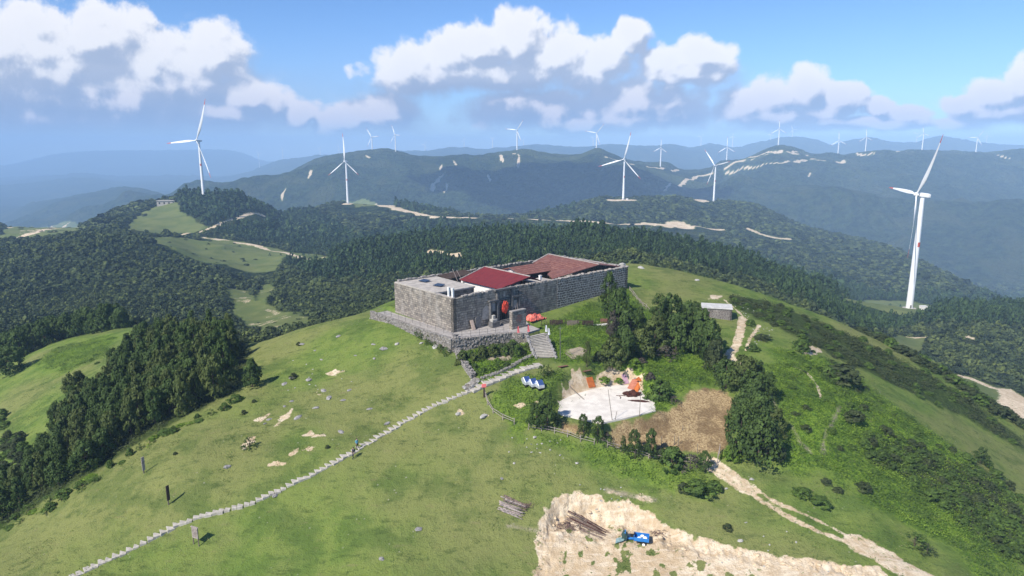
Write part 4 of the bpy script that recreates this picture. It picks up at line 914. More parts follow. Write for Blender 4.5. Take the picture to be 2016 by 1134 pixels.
# flower pot column
# rubble retaining wall below the terrace and the garden walls
def rubblewall(name, P, h_top, h_bot, th, label, cat='wall', mat='rubble', capmat='coping', stone=.34, top=None):
    P = [Vector(p[:2]) for p in P]; mb = MB(); cnt = 0
    for a, b in zip(P[:-1], P[1:]):
        L = (b - a).length; d = (b - a) / L; n = Vector((-d.y, d.x)); ang = math.atan2(d.y, d.x); k_ = max(1, int(L / .8))
        for i in range(k_):
            p = a + d * L * i / k_; q = a + d * L * (i + 1) / k_
            def tz(pt): return (top if top is not None else float(hz(pt.x, pt.y)) + h_top)
            def bz(pt): return float(min(hz(pt.x - n.x, pt.y - n.y), hz(pt.x + n.x, pt.y + n.y))) - h_bot
            c = [p - n * th / 2, q - n * th / 2, q + n * th / 2, p + n * th / 2]
            T = [Vector((c[0].x, c[0].y, tz(p))), Vector((c[1].x, c[1].y, tz(q))), Vector((c[2].x, c[2].y, tz(q))), Vector((c[3].x, c[3].y, tz(p)))]
            B = [Vector((c[0].x, c[0].y, bz(p))), Vector((c[1].x, c[1].y, bz(q))), Vector((c[2].x, c[2].y, bz(q))), Vector((c[3].x, c[3].y, bz(p)))]
            mb.face(T); s0, s1 = cnt + L * i / k_, cnt + L * (i + 1) / k_
            mb.face([B[0], B[1], T[1], T[0]], 0, [(s0, B[0].z), (s1, B[1].z), (s1, T[1].z), (s0, T[0].z)]); mb.face([B[2], B[3], T[3], T[2]], 0, [(s1, B[2].z), (s0, B[3].z), (s0, T[3].z), (s1, T[2].z)])
            mb.face([B[3], B[0], T[0], T[3]]); mb.face([B[1], B[2], T[2], T[1]])
            # loose stones standing proud of the face and on the top
            for _ in range(int(9 * L / k_ / stone)):
                tt = rnd.random(); pc = p.lerp(q, tt); side = rnd.choice((-1, -1, 1)); zz = rnd.uniform(B[0].z + h_bot * .6, T[0].z)
                s_ = stone * rnd.uniform(.5, 1.1); off = pc + n * (th / 2) * side
                mb.box((off.x, off.y, zz), (s_, s_ * .6, s_ * .7), ang + rnd.uniform(-.5, .5), 1, Matrix.Rotation(ang + rnd.uniform(-.4, .4), 4, 'Z') @ Matrix.Rotation(rnd.uniform(-.3, .3), 4, 'X'))
            for _ in range(int(3 * L / k_ / stone)):
                pc = p.lerp(q, rnd.random()) + n * rnd.uniform(-th / 2, th / 2); s_ = stone * rnd.uniform(.6, 1.2)
                mb.box((pc.x, pc.y, T[0].z), (s_, s_ * .7, s_ * .5), 0, 1, Matrix.Rotation(rnd.uniform(0, 3), 4, 'Z') @ Matrix.Rotation(rnd.uniform(-.3, .3), 4, 'X'))
        cnt += L
    o = mb.build(name, [MAT[mat], MAT[capmat]]); return tag(o, label, cat)
rubblewall('retaining_wall', [fl(-2.9, 24.5), fl(-2.85, 10), fl(-2.75, -3.3)], 0, .5, .6, 'long rubble retaining wall under the left terrace walkway of the fort', top=-33.02)
rubblewall('retaining_wall', [fl(-2.7, -3.3), fl(4, -5.3), fl(8.3, -6.7), fl(9.9, -9.2)], 0, .5, .6, 'rubble retaining wall under the front terrace behind the garden', top=-33.1)
rubblewall('garden_wall', [atz(897, 690, -35.6), atz(905, 712, -36.4), atz(917, 728, -37.0), atz(932, 748, -37.8)], .65, .3, .75, 'dry stone garden wall running downhill on the left side of the garden')
rubblewall('garden_wall', [atz(948, 752, -38), atz(985, 738, -37.4), atz(1010, 728, -37.1), atz(1040, 714, -36.8), atz(1060, 705, -36.5)], .35, .3, .5, 'low dry stone garden wall beside the upper stone path')
rubblewall('rubble_heap', [atz(915, 770, -38.7), atz(932, 758, -38.2), atz(940, 752, -38)], .3, .2, 1.3, 'loose pale stone heap where the garden wall meets the path', 'stones', 'rubble', 'palerock', .5)

# flight of steps up to the gate terrace
st = empty('stone_stairs', hit(1075, 716), 0, 'broad grey stone stairs climbing to the gate terrace', 'stairs')
bL, bR = Vector(atz(1058, 716, -36.95)), Vector(atz(1092, 716, -36.95)); tL, tR = Vector(atz(1040, 664, -33.2)), Vector(atz(1072, 657, -33.2))
zb_, zt_ = float(hz(*((bL + bR) / 2))) + .1, -33.05; ns = 15; stl = st.location.copy(); mb = MB()
for i in range(ns):
    t0 = i / ns; t1 = (i + 1.25) / ns
    a = bL.lerp(tL, t0); b = bR.lerp(tR, t0); c = bR.lerp(tR, t1); d = bL.lerp(tL, t1); z = zb_ + (zt_ - zb_) * (i + 1) / ns
    Q = [Vector((p.x, p.y, z + rnd.uniform(-.02, .02))) - stl for p in (a, b, c, d)]; lo = [q - Vector((0, 0, .11)) for q in Q]; md_ = (Q[2] - Q[1]).normalized() * .13
    mb.face(Q)
    for k_ in range(4): mb.face([Q[(k_ + 1) % 4], Q[k_], lo[k_], lo[(k_ + 1) % 4]])
    mb.face(lo[::-1]); q0, q1 = lo[0] + md_, lo[1] + md_; mb.face([q0, q1, q1 - Vector((0, 0, .5)), q0 - Vector((0, 0, .5))], 1)  # dark riser colour paints in the shadow and dirt under each tread
o = mb.build('steps', [MAT['slab'], MAT['gatestone']], st); bm = bmesh.new(); bm.from_mesh(o.data); bmesh.ops.recalc_face_normals(bm, faces=bm.faces); bm.to_mesh(o.data); bm.free()
for A_, B_, sd_ in ((bL, tL, -1), (bR, tR, 1)):
    mb = MB()
    for i in range(26):
        t0 = i / 26; p = A_.lerp(B_, t0); z = zb_ + (zt_ - zb_) * t0; s_ = rnd.uniform(.3, .6)
        mb.box(Vector((p.x + sd_ * .25 + rnd.uniform(-.1, .1), p.y, z + rnd.uniform(-.1, .15))) - stl, (s_, s_ * .8, s_ * .8), rnd.uniform(0, 3))
    mb.build('side_stones', MAT['rock'], st, bevel=.04)

# solar panels lying on the flat roof
for (s_, w_, lb) in ((4.6, 15.9, 'dark solar panel near the rear edge of the flat roof'), (4.2, 10.3, 'dark solar panel nearest the front of the flat roof')):
    e_ = empty('solar_collector', wpos(s_, w_, ZTOP + .16), FANG + .2, lb, 'solar panel', 'dark solar panels on the flat roof')
    mb = MB(); mb.box((0, 0, .28), (1.5, 2.0, .06), M4=Matrix.Rotation(-.12, 4, 'Y')); mb.build('panel', MAT['panel'], e_)
    [((lambda q: (q.tube((x, y, 0), (x, y, .3 + x * .12), .03, n=5), q.build('leg', MAT['metal'], e_)))(MB())) for x in (-.65, .65) for y in (-.85, .85)]

# flags at the gate
def flag(u, v, z, h, cm, lb):
    x, y = atz(u, v, z); e_ = empty('flag', (x, y, z), 0, lb, 'flag', 'small flags before the gate')
    mb = MB(); mb.tube((0, 0, 0), (0, 0, h), .03, n=5); mb.build('pole', MAT['wood'], e_)
    bm = bmesh.new(); bmesh.ops.create_grid(bm, x_segments=5, y_segments=7, size=1)
    for q in bm.verts:
        a, b_ = q.co.x, q.co.y; q.co = Vector((.05 + (a + 1) * .22 * (1 - .25 * (b_ + 1)), .08 * math.sin(a * 2 + b_), h - .65 + b_ * .6))
    me = bpy.data.meshes.new('cloth'); bm.to_mesh(me); bm.free(); me.materials.append(MAT[cm]); link('cloth', me, e_)
flag(1018, 662, -33.3, 1.9, 'pink', 'pink flag nearest the stone screen wall'); flag(1038, 662, -33.3, 2.1, 'pink', 'pink flag at the head of the stone stairs')
flag(1073, 661, -33.3, 2.0, 'whitecloth', 'white flag right of the stairs, nearer the gate'); flag(1078, 667, -33.6, 2.0, 'whitecloth', 'white flag furthest right beside the stairs')

# thin utility pole
p = hit(1103, 709); o = empty('utility_pole', p, 0, 'tall thin grey pole in the greenery right of the stairs', 'pole')
mb = MB(); mb.tube((0, 0, -.3), (-.1, 0, 6.0), .07, .05, n=7); mb.build('pole', MAT['railing'], o); mb = MB(); mb.tube((-.45, 0, 5.7), (.3, 0, 5.7), .035, n=5); mb.build('crossbar', MAT['railing'], o)

# stone hut
hp = hit(1410, 621); hut = empty('stone_hut', hp, math.radians(-14), 'small dark stone hut with flat pale concrete roof on the right slope', 'hut')
mb = MB(); wallstrip(mb, [(-3.0, -2.0), (3.0, -2.0), (3.0, 2.2), (-3.0, 2.2), (-3.0, -2.0)], lambda p, i: 1.9, -1.2, .35, 0, 10); mb.build('wall', MAT['hut_wall'], hut)
mb = MB(); mb.box((0, .1, 2.0), (6.3, 4.6, .2)); mb.build('roof', MAT['hutroof'], hut, bevel=.02)
mb = MB(); mb.box((-1.8, -2.02, .6), (.7, .05, 1.3)); mb.build('door', MAT['darkwood'], hut)
# far left low building beside the turbine
bx_ = float(uv2at(320, 401)[0]) * 985; bp_ = Vector((bx_, 985, float(hz(bx_, 985)))); fb_ = empty('low_building', bp_, math.radians(12), 'long low grey building on the grassy hill left of the leaning turbine', 'building')
mb = MB(); wallstrip(mb, [(-6, -5), (22, -5), (22, 5), (-6, 5), (-6, -5)], lambda p, i: 4.4, -3, .4, 0, 60); mb.build('wall', MAT['concrete'], fb_); fb_.scale = (1.05, 1.05, 1.35)
mb = MB(); mb.box((8, 0, 4.6), (29.5, 11.5, .45)); mb.build('roof', MAT['concrete'], fb_)
for x in (-2.5, 3.5, 9.5, 15.5): mb = MB(); mb.box((x, -5.03, 2.2), (1.8, .08, 2.0)); mb.build('window', MAT['dark'], fb_)
mb = MB(); mb.box((-6.03, -1, 2.0), (.08, 2.4, 2.6)); mb.build('window', MAT['dark'], fb_)

# ---------------------------------------------------------------- small things
def rock(u, v, sx, sy, sz, mat, label, seed, group='rocks lying on the grass'):
    p = hit(u, v); bm = bmesh.new(); bmesh.ops.create_icosphere(bm, subdivisions=2, radius=1); r_ = random.Random(seed)
    for q in bm.verts:
        q.co *= 1 + .42 * mnoise.noise(q.co * 1.3 + Vector((seed, 0, 0))); q.co = Vector((q.co.x * sx, q.co.y * sy, q.co.z * sz))
        q.co.z = max(q.co.z, -sz * .35)
    me = bpy.data.meshes.new('rock'); bm.to_mesh(me); bm.free(); me.materials.append(MAT[mat]); o = link('rock', me); o.location = p; o.rotation_euler = (r_.uniform(-.2, .2), r_.uniform(-.2, .2), r_.uniform(0, 6)); return tag(o, label, 'rock', group)
GL = 'grey rock lying in short grass on the left slope'
for i, (u, v, w_) in enumerate([(594,678,.75),(560,756,.7),(578,745,.8),(608,748,.8),(638,770,.7),(648,783,.75),(622,803,.6),(575,790,.5),(676,788,.55),(688,768,.5),(728,805,.5),(633,708,.4),(667,662,.7),(587,822,.8),(530,826,.5),(522,834,.4),(735,678,.5),(672,850,.6),(560,800,.4),(700,700,.35),(620,690,.35)]):
    rock(u, v, w_, w_ * .65, w_ * .35, 'rock', GL, i)
for i, (u, v, w_, m_, lb) in enumerate([(756,687,1.0,'rock','large brown-grey rock on the slope below the fort retaining wall'),(782,677,.7,'palerock','pale broken rock just below the fort retaining wall'),
     (857,683,1.0,'palerock','white jagged rock at the foot of the retaining wall'),(830,676,.6,'palerock','flat pale slab stone at the foot of the retaining wall'),(737,706,.5,'rock','small dark rock left of the brown-grey rock'),
     (448,919,.75,'rock','grey boulder alone beside a small tan scrape on the left slope'),(824,1042,.65,'rock','grey split rock near the bottom middle of the meadow'),(751,1100,.5,'rock','small round grey rock at the bottom left of the wood piles'),(542,976,.6,'rock','flat grey rock touching the lower edge of the stepped path'),
     (762,834,.7,'rock','upright dark rock beside the stepped path'),(903,815,.7,'palerock','pale rock patch below the upper path'),(952,820,.9,'palerock','white flat rock in the grass left of the wooden fence'),
     (1053,861,.5,'palerock','white rock below the fence and the dark juniper'),(1457,1065,.5,'palerock','white rock on the far edge of the pit'),(1480,944,.5,'palerock','pair-like white stone beside the rutted track'),(1430,962,.4,'palerock','white stone at the top of the rutted track'),
     (1502,629,.7,'palerock','white boulder on the crest right of the stone hut'),(1372,552,.9,'palerock','pale outcrop on the skyline behind the fort'),(1225,522,1.6,'palerock','broad pale outcrop on the crest behind the fort'),(1262,528,1.2,'palerock','low pale outcrop right of the crest outcrop'),
     (988,942,.4,'rock','small rock in the meadow right of centre'),(1012,912,.35,'palerock','small pale stone below the fence line'),(1135,912,.35,'palerock','small pale stone under the row of junipers'),(1250,645+100,.3,'rock','small stone behind the concrete pad')]):
    rock(u, v, w_ * .8, w_ * .55, w_ * .4, m_, lb, 40 + i)
def _cobble(u, v, n, spread, lb, m_='palerock'):
    for k_ in range(n):
        rock(u + rnd.gauss(0, spread), v + rnd.gauss(0, spread * .8), rnd.uniform(.08, .22), rnd.uniform(.08, .16), .1, m_, lb, 90 + k_, lb)
_cobble(1490, 660, 26, 14, 'pale stones strewn beside the dirt gully on the right slope')
_cobble(1465, 610, 20, 12, 'pale stones strewn near the hut path')
_cobble(640, 750, 14, 34, 'small grey stones scattered on the upper left slope')
_cobble(1060, 885, 16, 26, 'small pale stones in weeds below the fence')
_cobble(1500, 1095, 16, 50, 'broken pale stones on the pit floor')
_cobble(1200, 990, 14, 22, 'crumbled stones at the pit edge')

def sign(u, v, h, w, hh, rz, lb, kind='board', mat='greywood'):
    p = hit(u, v); e_ = empty('signboard', p, rz, lb, 'sign')
    if kind == 'board':
        mb = MB(); mb.box((0, 0, h - hh / 2), (w, .08, hh)); mb.box((0, 0, h + .04), (w + .2, .2, .08)); mb.build('board', MAT[mat], e_, bevel=.01)
        for x in (-w / 2 + .06, w / 2 - .06): mb = MB(); mb.box((x, .06, h / 2 - .1), (.1, .1, h + .2)); mb.build('post', MAT['wood'], e_)
        mb = MB()
        for k_ in range(5): mb.box((-w * .32 + k_ * w * .16, -.045, h - hh / 2), (.03, .006, hh * .75))
        mb.build('faded_lettering', MAT['darkwood'], e_)
    else:
        mb = MB(); mb.box((0, 0, h - hh / 2), (w, .12, hh)); mb.build('board', MAT[mat], e_, bevel=.02)
        mb = MB(); mb.box((0, .1, h / 2 - .2), (.14, .1, h)); mb.build('post', MAT['wood'], e_)
sign(386, 1074, 2.6, 1.05, 1.55, math.radians(-25), 'grey wooden notice board on two posts below the stepped path')
sign(333, 994, 2.9, .5, 2.2, math.radians(70), 'dark narrow upright board on the slope above the stepped path', 'post', 'darkwood')
sign(284, 932, 2.6, .42, 2.1, math.radians(50), 'grey narrow upright board nearest the conifer grove', 'post', 'greywood')
sp = hit(953, 782); e_ = empty('signpost', sp, .2, 'dark post with small pink-red plate where the path meets the fence', 'sign')
mb = MB(); mb.box((0, 0, .8), (.22, .2, 1.7)); mb.build('post', MAT['darkwood'], e_); mb = MB(); mb.box((0, -.05, 1.95), (.75, .1, .6)); mb.build('plate', MAT['pink'], e_, bevel=.04)

# rail fences
def fence(px, lb, zoff=0, step=2.0, h=.95, mat='greywood', two=True, name='rail_fence'):
    P = hits(px); R_ = resample(P, step); base = R_[0][0]; e_ = empty(name, drop(base), 0, lb, 'fence'); b0 = e_.location.copy(); prev = None
    for i, (p, d) in enumerate(R_):
        g_ = drop(p) - b0; hh = h * rnd.uniform(.85, 1.25); tp = g_ + Vector((rnd.uniform(-.12, .12), rnd.uniform(-.1, .1), hh))
        mb = MB(); mb.tube(g_ - Vector((0, 0, .3)), tp, .07, .055, n=5); mb.build('post', MAT[mat], e_)
        if prev is not None:
            for f_ in ((.85, .45) if two else (.8,)):
                if rnd.random() < .92:
                    mb = MB(); mb.tube(prev[0].lerp(prev[1], f_ * rnd.uniform(.85, 1.1)), g_.lerp(tp, f_ * rnd.uniform(.75, 1.1)), .05, .04, n=5); mb.build('rail', MAT[mat], e_)
        prev = (g_, tp)
fence([(955,778),(958,795),(965,808),(980,822),(1000,832),(1030,842)], 'grey rail fence winding down from the path sign')
fence([(1040,845),(1080,850),(1110,858),(1150,872),(1195,880),(1240,892),(1285,905),(1325,912),(1370,915),(1400,912)], 'long rail fence through the junipers in front of the straw field')
fence([(1240,572),(1248,585),(1262,598),(1275,612),(1285,622)], 'pole fence running down right from the fort end wall')
fence([(1412,912),(1416,895),(1420,880)], 'short pole fence at the right corner of the straw field', h=1.5)
fence([(1065,643),(1090,640),(1120,640),(1150,641),(1165,640)], 'dark paling fence across the greenery right of the stairs', h=1.0, step=1.2, mat='darkwood')
for (u, v, w_, lb, mt) in [(1157, 641, 2.2, 'dark brown plank panel in the greenery right of the stairs', 'darkwood'), (1190, 637, 1.7, 'reddish plank panel beside a white kerb right of the dark panel', 'rust'), (1095, 640, 2.6, 'low dark plank panel nearest the stairs', 'darkwood'), (1128, 641, 2.4, 'grey-brown plank panel between the two dark plank panels', 'wood')]:
    p = hit(u, v); mb = MB()
    for k_ in range(7): mb.box((-w_ / 2 + (k_ + .5) * w_ / 7, 0, .5), (w_ / 7 * .88, .06, 1.0 + rnd.uniform(-.08, .12)))
    o = mb.build('plank_panel', MAT[mt]); o.location = p; o.rotation_euler.z = .08; tag(o, lb, 'panel')
p = hit(1182, 641); mb = MB(); mb.box((0, 0, .1), (3.6, .35, .4)); o = mb.build('white_kerb', MAT['white'], bevel=.03); o.location = p; o.rotation_euler.z = .3; tag(o, 'white painted kerb among the greenery right of the stairs', 'kerb')
for (u, v, h_, lean_, lb) in [(1206,829,5.0,(-.8,.1),'tall thin leaning stake on the left front edge of the concrete pad'),(1210,829,1.6,(.3,0),'short stake beside the tall leaning stake'),(1259,820,3.6,(.02,0),'upright stake on the right front edge of the concrete pad'),
        (1302,880,1.7,(0,0),'wooden stake at the near edge of the straw field, leftmost of three'),(1327,876,1.8,(.05,0),'wooden stake at the near edge of the straw field, middle of three'),(1335,878,1.6,(.02,0),'wooden stake at the near edge of the straw field, rightmost of three'),
        (1373,893,1.5,(-.05,0),'wooden stake standing before the dark bushes of the straw field'),(1343,847,.9,(.1,0),'short twig stake in the middle of the straw field'),(1076,820,1.2,(.4,0),'crooked stake beside the left juniper')]:
    p = hit(u, v); mb = MB(); mb.tube((0, 0, -.2), (lean_[0], lean_[1], h_), .055, .035, n=5); o = mb.build('stake', MAT['wood']); o.location = p; tag(o, lb, 'stake', 'wooden stakes')
a_ = hit(1122, 762); b_ = Vector((*atz(1150, 787, PADZ), PADZ + .06)); mb = MB(); mb.tube((0, 0, .1), b_ - a_, .08, .05, n=6); o = mb.build('long_pole', MAT['wood']); o.location = a_; tag(o, 'long brown pole lying from the bank onto the concrete pad', 'pole')

# steel sheets, scrap, net
def sheet(P, z, mat, lb, cat='panel', name='metal_sheet', th=.06, ribs=6, ongr=False):
    """P: four picture points with heights above the pad"""
    Q = [(lambda g_: Vector((g_.x, g_.y, g_.z + .12)))(hit(u, v)) if ongr else Vector((*atz(u, v, PADZ + h), PADZ + h)) for u, v, h in P]; c = sum(Q, Vector()) / 4; mb = MB(); Q = [q - c for q in Q]; quad_th(mb, Q, th)
    n = (Q[1] - Q[0]).cross(Q[2] - Q[0]).normalized(); n = n if n.z > 0 else -n
    for k_ in range(ribs):
        t0 = (k_ + .5) / ribs; a = Q[0].lerp(Q[3], t0) + n * .03; b = Q[1].lerp(Q[2], t0) + n * .03; mb.tube(a, b, .035, n=4)
    o = mb.build(name, MAT[mat]); o.location = c; return tag(o, lb, cat)
sheet([(1154,745,.9),(1166,743,.9),(1173,763,.05),(1160,765,.05)], 0, 'orange', 'orange ribbed sheet lying alone on the bank behind the concrete pad', ongr=True)
sheet([(1245,746,1.0),(1259,746,1.0),(1248,768,.05),(1235,764,.05)], 0, 'rustpink', 'faded pinkish-orange sheet leaning at the rear right of the concrete pad')
sheet([(1258,748,.9),(1266,748,.7),(1256,771,.05),(1246,769,.05)], 0, 'orange', 'narrow orange sheet leaning beside the pinkish-orange sheet')
sheet([(1250,747,1.3),(1262,738,1.5),(1276,741,1.3),(1262,750,1.1)], 0, 'orange', 'orange sheet lying flat on top of the leaning sheets', ribs=4)
sheet([(1223,738,1.2),(1232,739,1.2),(1239,756,.1),(1229,757,.1)], 0, 'purple', 'faded purple net lying on the sandy bank behind the pad', 'net', 'net', .05, 0, True)
o = blobmesh('scrap_heap', Vector((*atz(1244, 778, PADZ), PADZ + .12)), (1.3, .95, .5), MAT['scrap'], 5, 4, .7); tag(o, 'dark brown heap of scrap on the concrete pad', 'scrap')
o = blobmesh('scrap_heap', Vector((*atz(1258, 790, PADZ), PADZ + .05)), (1.6, .3, .12), MAT['scrap'], 9, 3, .6); tag(o, 'thin dark brown streak of scrap in front of the scrap heap', 'scrap'); o.rotation_euler.z = -.2
mb = MB(); L_ = [(-1.4, .2), (-.9, .1), (-.3, .15), (.1, .0)]; [mb.tube((a[0], a[1], .05), (b[0], b[1], .05), .06, n=5) for a, b in zip(L_[:-1], L_[1:])]; mb.tube((-.9, .1, .05), (-.75, -.6, .05), .06, n=5); mb.tube((-.75, -.6, .05), (-.95, -1.2, .05), .06, n=5)
o = mb.build('bent_pipe', MAT['scrap']); o.location = Vector((*atz(1230, 780, PADZ), PADZ)); tag(o, 'bent dark branching pipe beside the scrap heap on the pad', 'pipe')
for (u, v, lb) in [(1108, 722, 'square rusty plate in the grass below the stairs'), (1154, 731, 'small rusty plate above the lone orange sheet')]:
    p = hit(u, v); mb = MB(); mb.box((0, 0, .12), (1.5, 1.1, .08), M4=Matrix.Rotation(-.25, 4, 'X')); o = mb.build('rusty_plate', MAT['rust']); o.location = p; o.rotation_euler.z = .5; tag(o, lb, 'plate')
# three silver boxes with blue mirrored lids
for k_, (u, v, lb) in enumerate([(1036, 758, 'silver box with blue mirrored lid, leftmost of three in the grass'), (1049, 762, 'silver box with blue mirrored lid, middle of three in the grass'), (1062, 765, 'silver box with blue mirrored lid, rightmost of three in the grass')]):
    p = hit(u, v); e_ = empty('solar_heater', p, math.radians(28), lb, 'solar heater', 'silver and blue boxes in the grass')
    if k_ == 0:
        mb = MB(); pr = [(-.75, .25), (.2, .25), (.75, .7), (.75, 1.0), (.1, 1.45), (-.75, .75)]
        L = [(x, -.55, z) for x, z in pr]; R_ = [(x, .55, z) for x, z in pr]
        mb.face([(q[1], q[0], q[2]) for q in L]); mb.face([(q[1], q[0], q[2]) for q in R_][::-1])
        for i in range(6): j = (i + 1) % 6; mb.face([(q[1], q[0], q[2]) for q in (L[j], L[i], R_[i], R_[j])])
        o1 = mb.build('shell', MAT['silver'], e_, bevel=.04)
        mb = MB(); mb.face([(-.48, -.70, .82), (.48, -.70, .82), (.48, .06, 1.46), (-.48, .06, 1.46)]); mb.face([(-.48, .16, 1.44), (.48, .16, 1.44), (.48, .72, 1.05), (-.48, .72, 1.05)]); o2 = mb.build('mirror', MAT['bluepanel'], e_)
        mb = MB(); mb.box((0, -.25, .12), (.9, .8, .3)); [mb.tube((x, y, -.2), (x, y, .3), .05, n=5) for x in (-.45, .45) for y in (-.5, .5)]; o3 = mb.build('stand', MAT['black'], e_)
        src = (o1, o2, o3)
    else:
        for q in src: c = q.copy(); COL.objects.link(c); c.parent = e_

MAT['clod'] = simple('clay_clod', (.60, .48, .33), (.45, .34, .22), 3)
# wood piles: every pole its own object
def poles(c1, dirn, n, L, wid, hgt, r, mat, lb, grp, jitter=.06):
    d = Vector(dirn).normalized(); nn = Vector((-d.y, d.x, 0)); mes = []; mes2 = []
    for k_ in range(6):
        mb = MB(); x = -.5
        pts = [Vector((-.5 + j / 5, math.sin(j * 1.3 + k_) * .006, math.cos(j * 1.7 + k_) * .004)) for j in range(6)]
        for a, b, ra, rb in zip(pts[:-1], pts[1:], np.linspace(1.1, .75, 6)[:-1], np.linspace(1.1, .75, 6)[1:]):
            mb.tube(Vector((a.x * L, a.y * L, a.z * L)), Vector((b.x * L, b.y * L, b.z * L)), r * ra, r * rb, n=6)
        me = mb.build('x', MAT[mat], smooth_=True); mes.append(me.data); d2_ = me.data.copy(); d2_.materials[0] = MAT['scrap' if mat == 'log' else 'log']; mes2.append(d2_); bpy.data.objects.remove(me)
    for i in range(n):
        lay = 0 if i < n * .5 else (1 if i < n * .8 else 2); k_ = rnd.random() - .5
        o = link('pole', mes[i % 6]); base = c1 + nn * (k_ * wid * (1 - lay * .25)) + d * rnd.uniform(-.45, .45)
        o.location = Vector((base.x, base.y, float(hz(base.x, base.y)) + r + lay * r * 1.9 + (hgt if lay else 0)))
        sl_ = (float(hz(*(base + d * L * .4).to_2d())) - float(hz(*(base - d * L * .4).to_2d()))) / (L * .8)
        o.rotation_euler = (0, -math.atan(sl_) + rnd.uniform(-.02, .02), math.atan2(d.y, d.x) + rnd.uniform(-jitter, jitter)); o.scale = (rnd.uniform(.8, 1.05), rnd.uniform(.8, 1.2), rnd.uniform(.8, 1.2))
        tag(o, lb, 'pole', grp)
        if i % 3 == 0: o.data = mes2[i % 6]
a_, b_ = hit(1122, 1018), hit(1190, 1052); poles((a_ + b_) / 2, b_ - a_, 26, (b_ - a_).length * 1.2, 2.3, .05, .075, 'log', 'long brown pole in the pile lying on the pit floor', 'long poles piled on the pit floor', .085)
a_, b_ = hit(988, 992), hit(1030, 1008); poles((a_ + b_) / 2 , b_ - a_, 26, (b_ - a_).length * 1.1, 2.2, .05, .075, 'greywood', 'short grey pole in the pile on the grass beside the pit', 'short grey poles piled on the grass', .12)
for k_ in range(46):
    t_ = rnd.random(); u_ = 1080 + 640 * t_; v_ = np.interp(u_, [1080, 1165, 1240, 1320, 1440, 1600, 1720], [1030, 1010, 1035, 1062, 1094, 1112, 1128]) + rnd.uniform(-8, 14)
    s_ = rnd.uniform(.12, .38); rock(u_, v_, s_, s_ * .8, s_ * .6, 'clod', 'pale clay clod fallen at the foot of the pit bank', 300 + k_, 'clay clods at the foot of the pit bank')
def twigs(u, v, n, r, L, lb, mat='scrap'):
    p = hit(u, v); mb = MB()
    for _ in range(n):
        q = Vector((rnd.gauss(0, r), rnd.gauss(0, r * .7), abs(rnd.gauss(0, .18)))); d = Vector((rnd.uniform(-1, 1), rnd.uniform(-1, 1), rnd.uniform(-.2, .35))) * L; mb.tube(q, q + d, .035, .02, n=4)
    o = mb.build('brushwood_heap', MAT[mat]); o.location = p; tag(o, lb, kind='stuff')
MAT['twig'] = simple('dead_twigs', (.22, .145, .12), (.12, .08, .065), 5)
twigs(1122, 1036, 170, .9, .6, 'heap of dead brushwood at the end of the long poles', 'twig'); twigs(1035, 996, 60, .5, .5, 'small dark brushwood heap on the grass pole pile', 'twig'); twigs(1300, 1050, 60, .7, .5, 'grey brushwood lying behind the blue cart', 'twig')

# blue farm tricycle
cp = hit(1256, 1068); ct = empty('farm_tricycle', cp, math.radians(-14), 'small blue three-wheeled farm truck parked on the pit floor', 'tricycle')
mb = MB(); mb.box((.45, 0, .62), (1.9, 1.35, .1))
for y in (-.65, .65): mb.box((.45, y, .85), (1.9, .05, .42))
mb.box((1.38, 0, .85), (.05, 1.3, .42)); mb.box((-.48, 0, .9), (.05, 1.3, .5)); mb.build('cargo_bed', MAT['blue'], ct, bevel=.012)
mb = MB(); mb.box((-1.0, 0, .42), (1.2, .3, .14)); mb.box((-.8, 0, .68), (.5, .7, .3)); mb.box((-.5, 0, .95), (.1, .85, .5)); mb.box((-1.6, 0, .95), (.16, .8, .85), M4=Matrix.Rotation(-.2, 4, 'Y')); mb.build('body', MAT['blue'], ct, bevel=.02)
mb = MB(); mb.box((-.78, 0, .88), (.5, .7, .12)); mb.box((-.52, 0, 1.1), (.1, .66, .35)); mb.build('seat', MAT['black'], ct, bevel=.03)
mb = MB(); mb.tube((-1.55, 0, .4), (-1.35, 0, 1.25), .035, n=6); mb.tube((-1.35, -.4, 1.3), (-1.35, .4, 1.3), .025, n=6); mb.build('handlebar', MAT['metal'], ct)
for (x, y) in ((.75, -.76), (.75, .76), (-1.6, 0)):
    mb = MB(); mb.tube((x, y - .1, .3), (x, y + .1, .3), .32, n=18); w = mb.build('wheel', MAT['black'], ct, bevel=.02)
    mb = MB(); mb.tube((x, y - .115, .3), (x, y + .115, .3), .2, n=14); mb.build('rim', MAT['white'], w)
mb = MB(); mb.box((-1.72, 0, .9), (.08, .2, .18)); mb.build('headlight', MAT['white'], ct, bevel=.02)
for (x, y, z, sx, sy, lb) in [(.15, -.2, .78, .55, .6, 'white sack in the blue cargo bed nearest the seat'), (.9, -.1, .8, .6, .7, 'white sack at the rear of the blue cargo bed'), (.5, .35, .8, .5, .4, 'white sack on the far side of the blue cargo bed')]:
    o = blobmesh('sack', ct.location + Matrix.Rotation(math.radians(-14), 3, 'Z') @ Vector((x, y, z)), (sx / 2, sy / 2, .18), MAT['whitecloth'], x * 9, 2, .3); tag(o, lb, 'sack')
o = blobmesh('covering_net', ct.location + Matrix.Rotation(math.radians(-14), 3, 'Z') @ Vector((-1.75, .0, .75)), (.36, .6, .7), MAT['greentarp'], 4, 3, .3); tag(o, 'dark green net draped over the front of the blue farm truck', 'net')
bm = bmesh.new(); bmesh.ops.create_grid(bm, x_segments=16, y_segments=10, size=1)
for q in bm.verts: x, y = q.co.x, q.co.y; q.co = Vector((x * 1.1 + y * .3, y * .5 + x * .2, .08 + .3 * abs(mnoise.noise(Vector((x * 2.5, y * 2.5, 3)))) * (1 - x * x)))
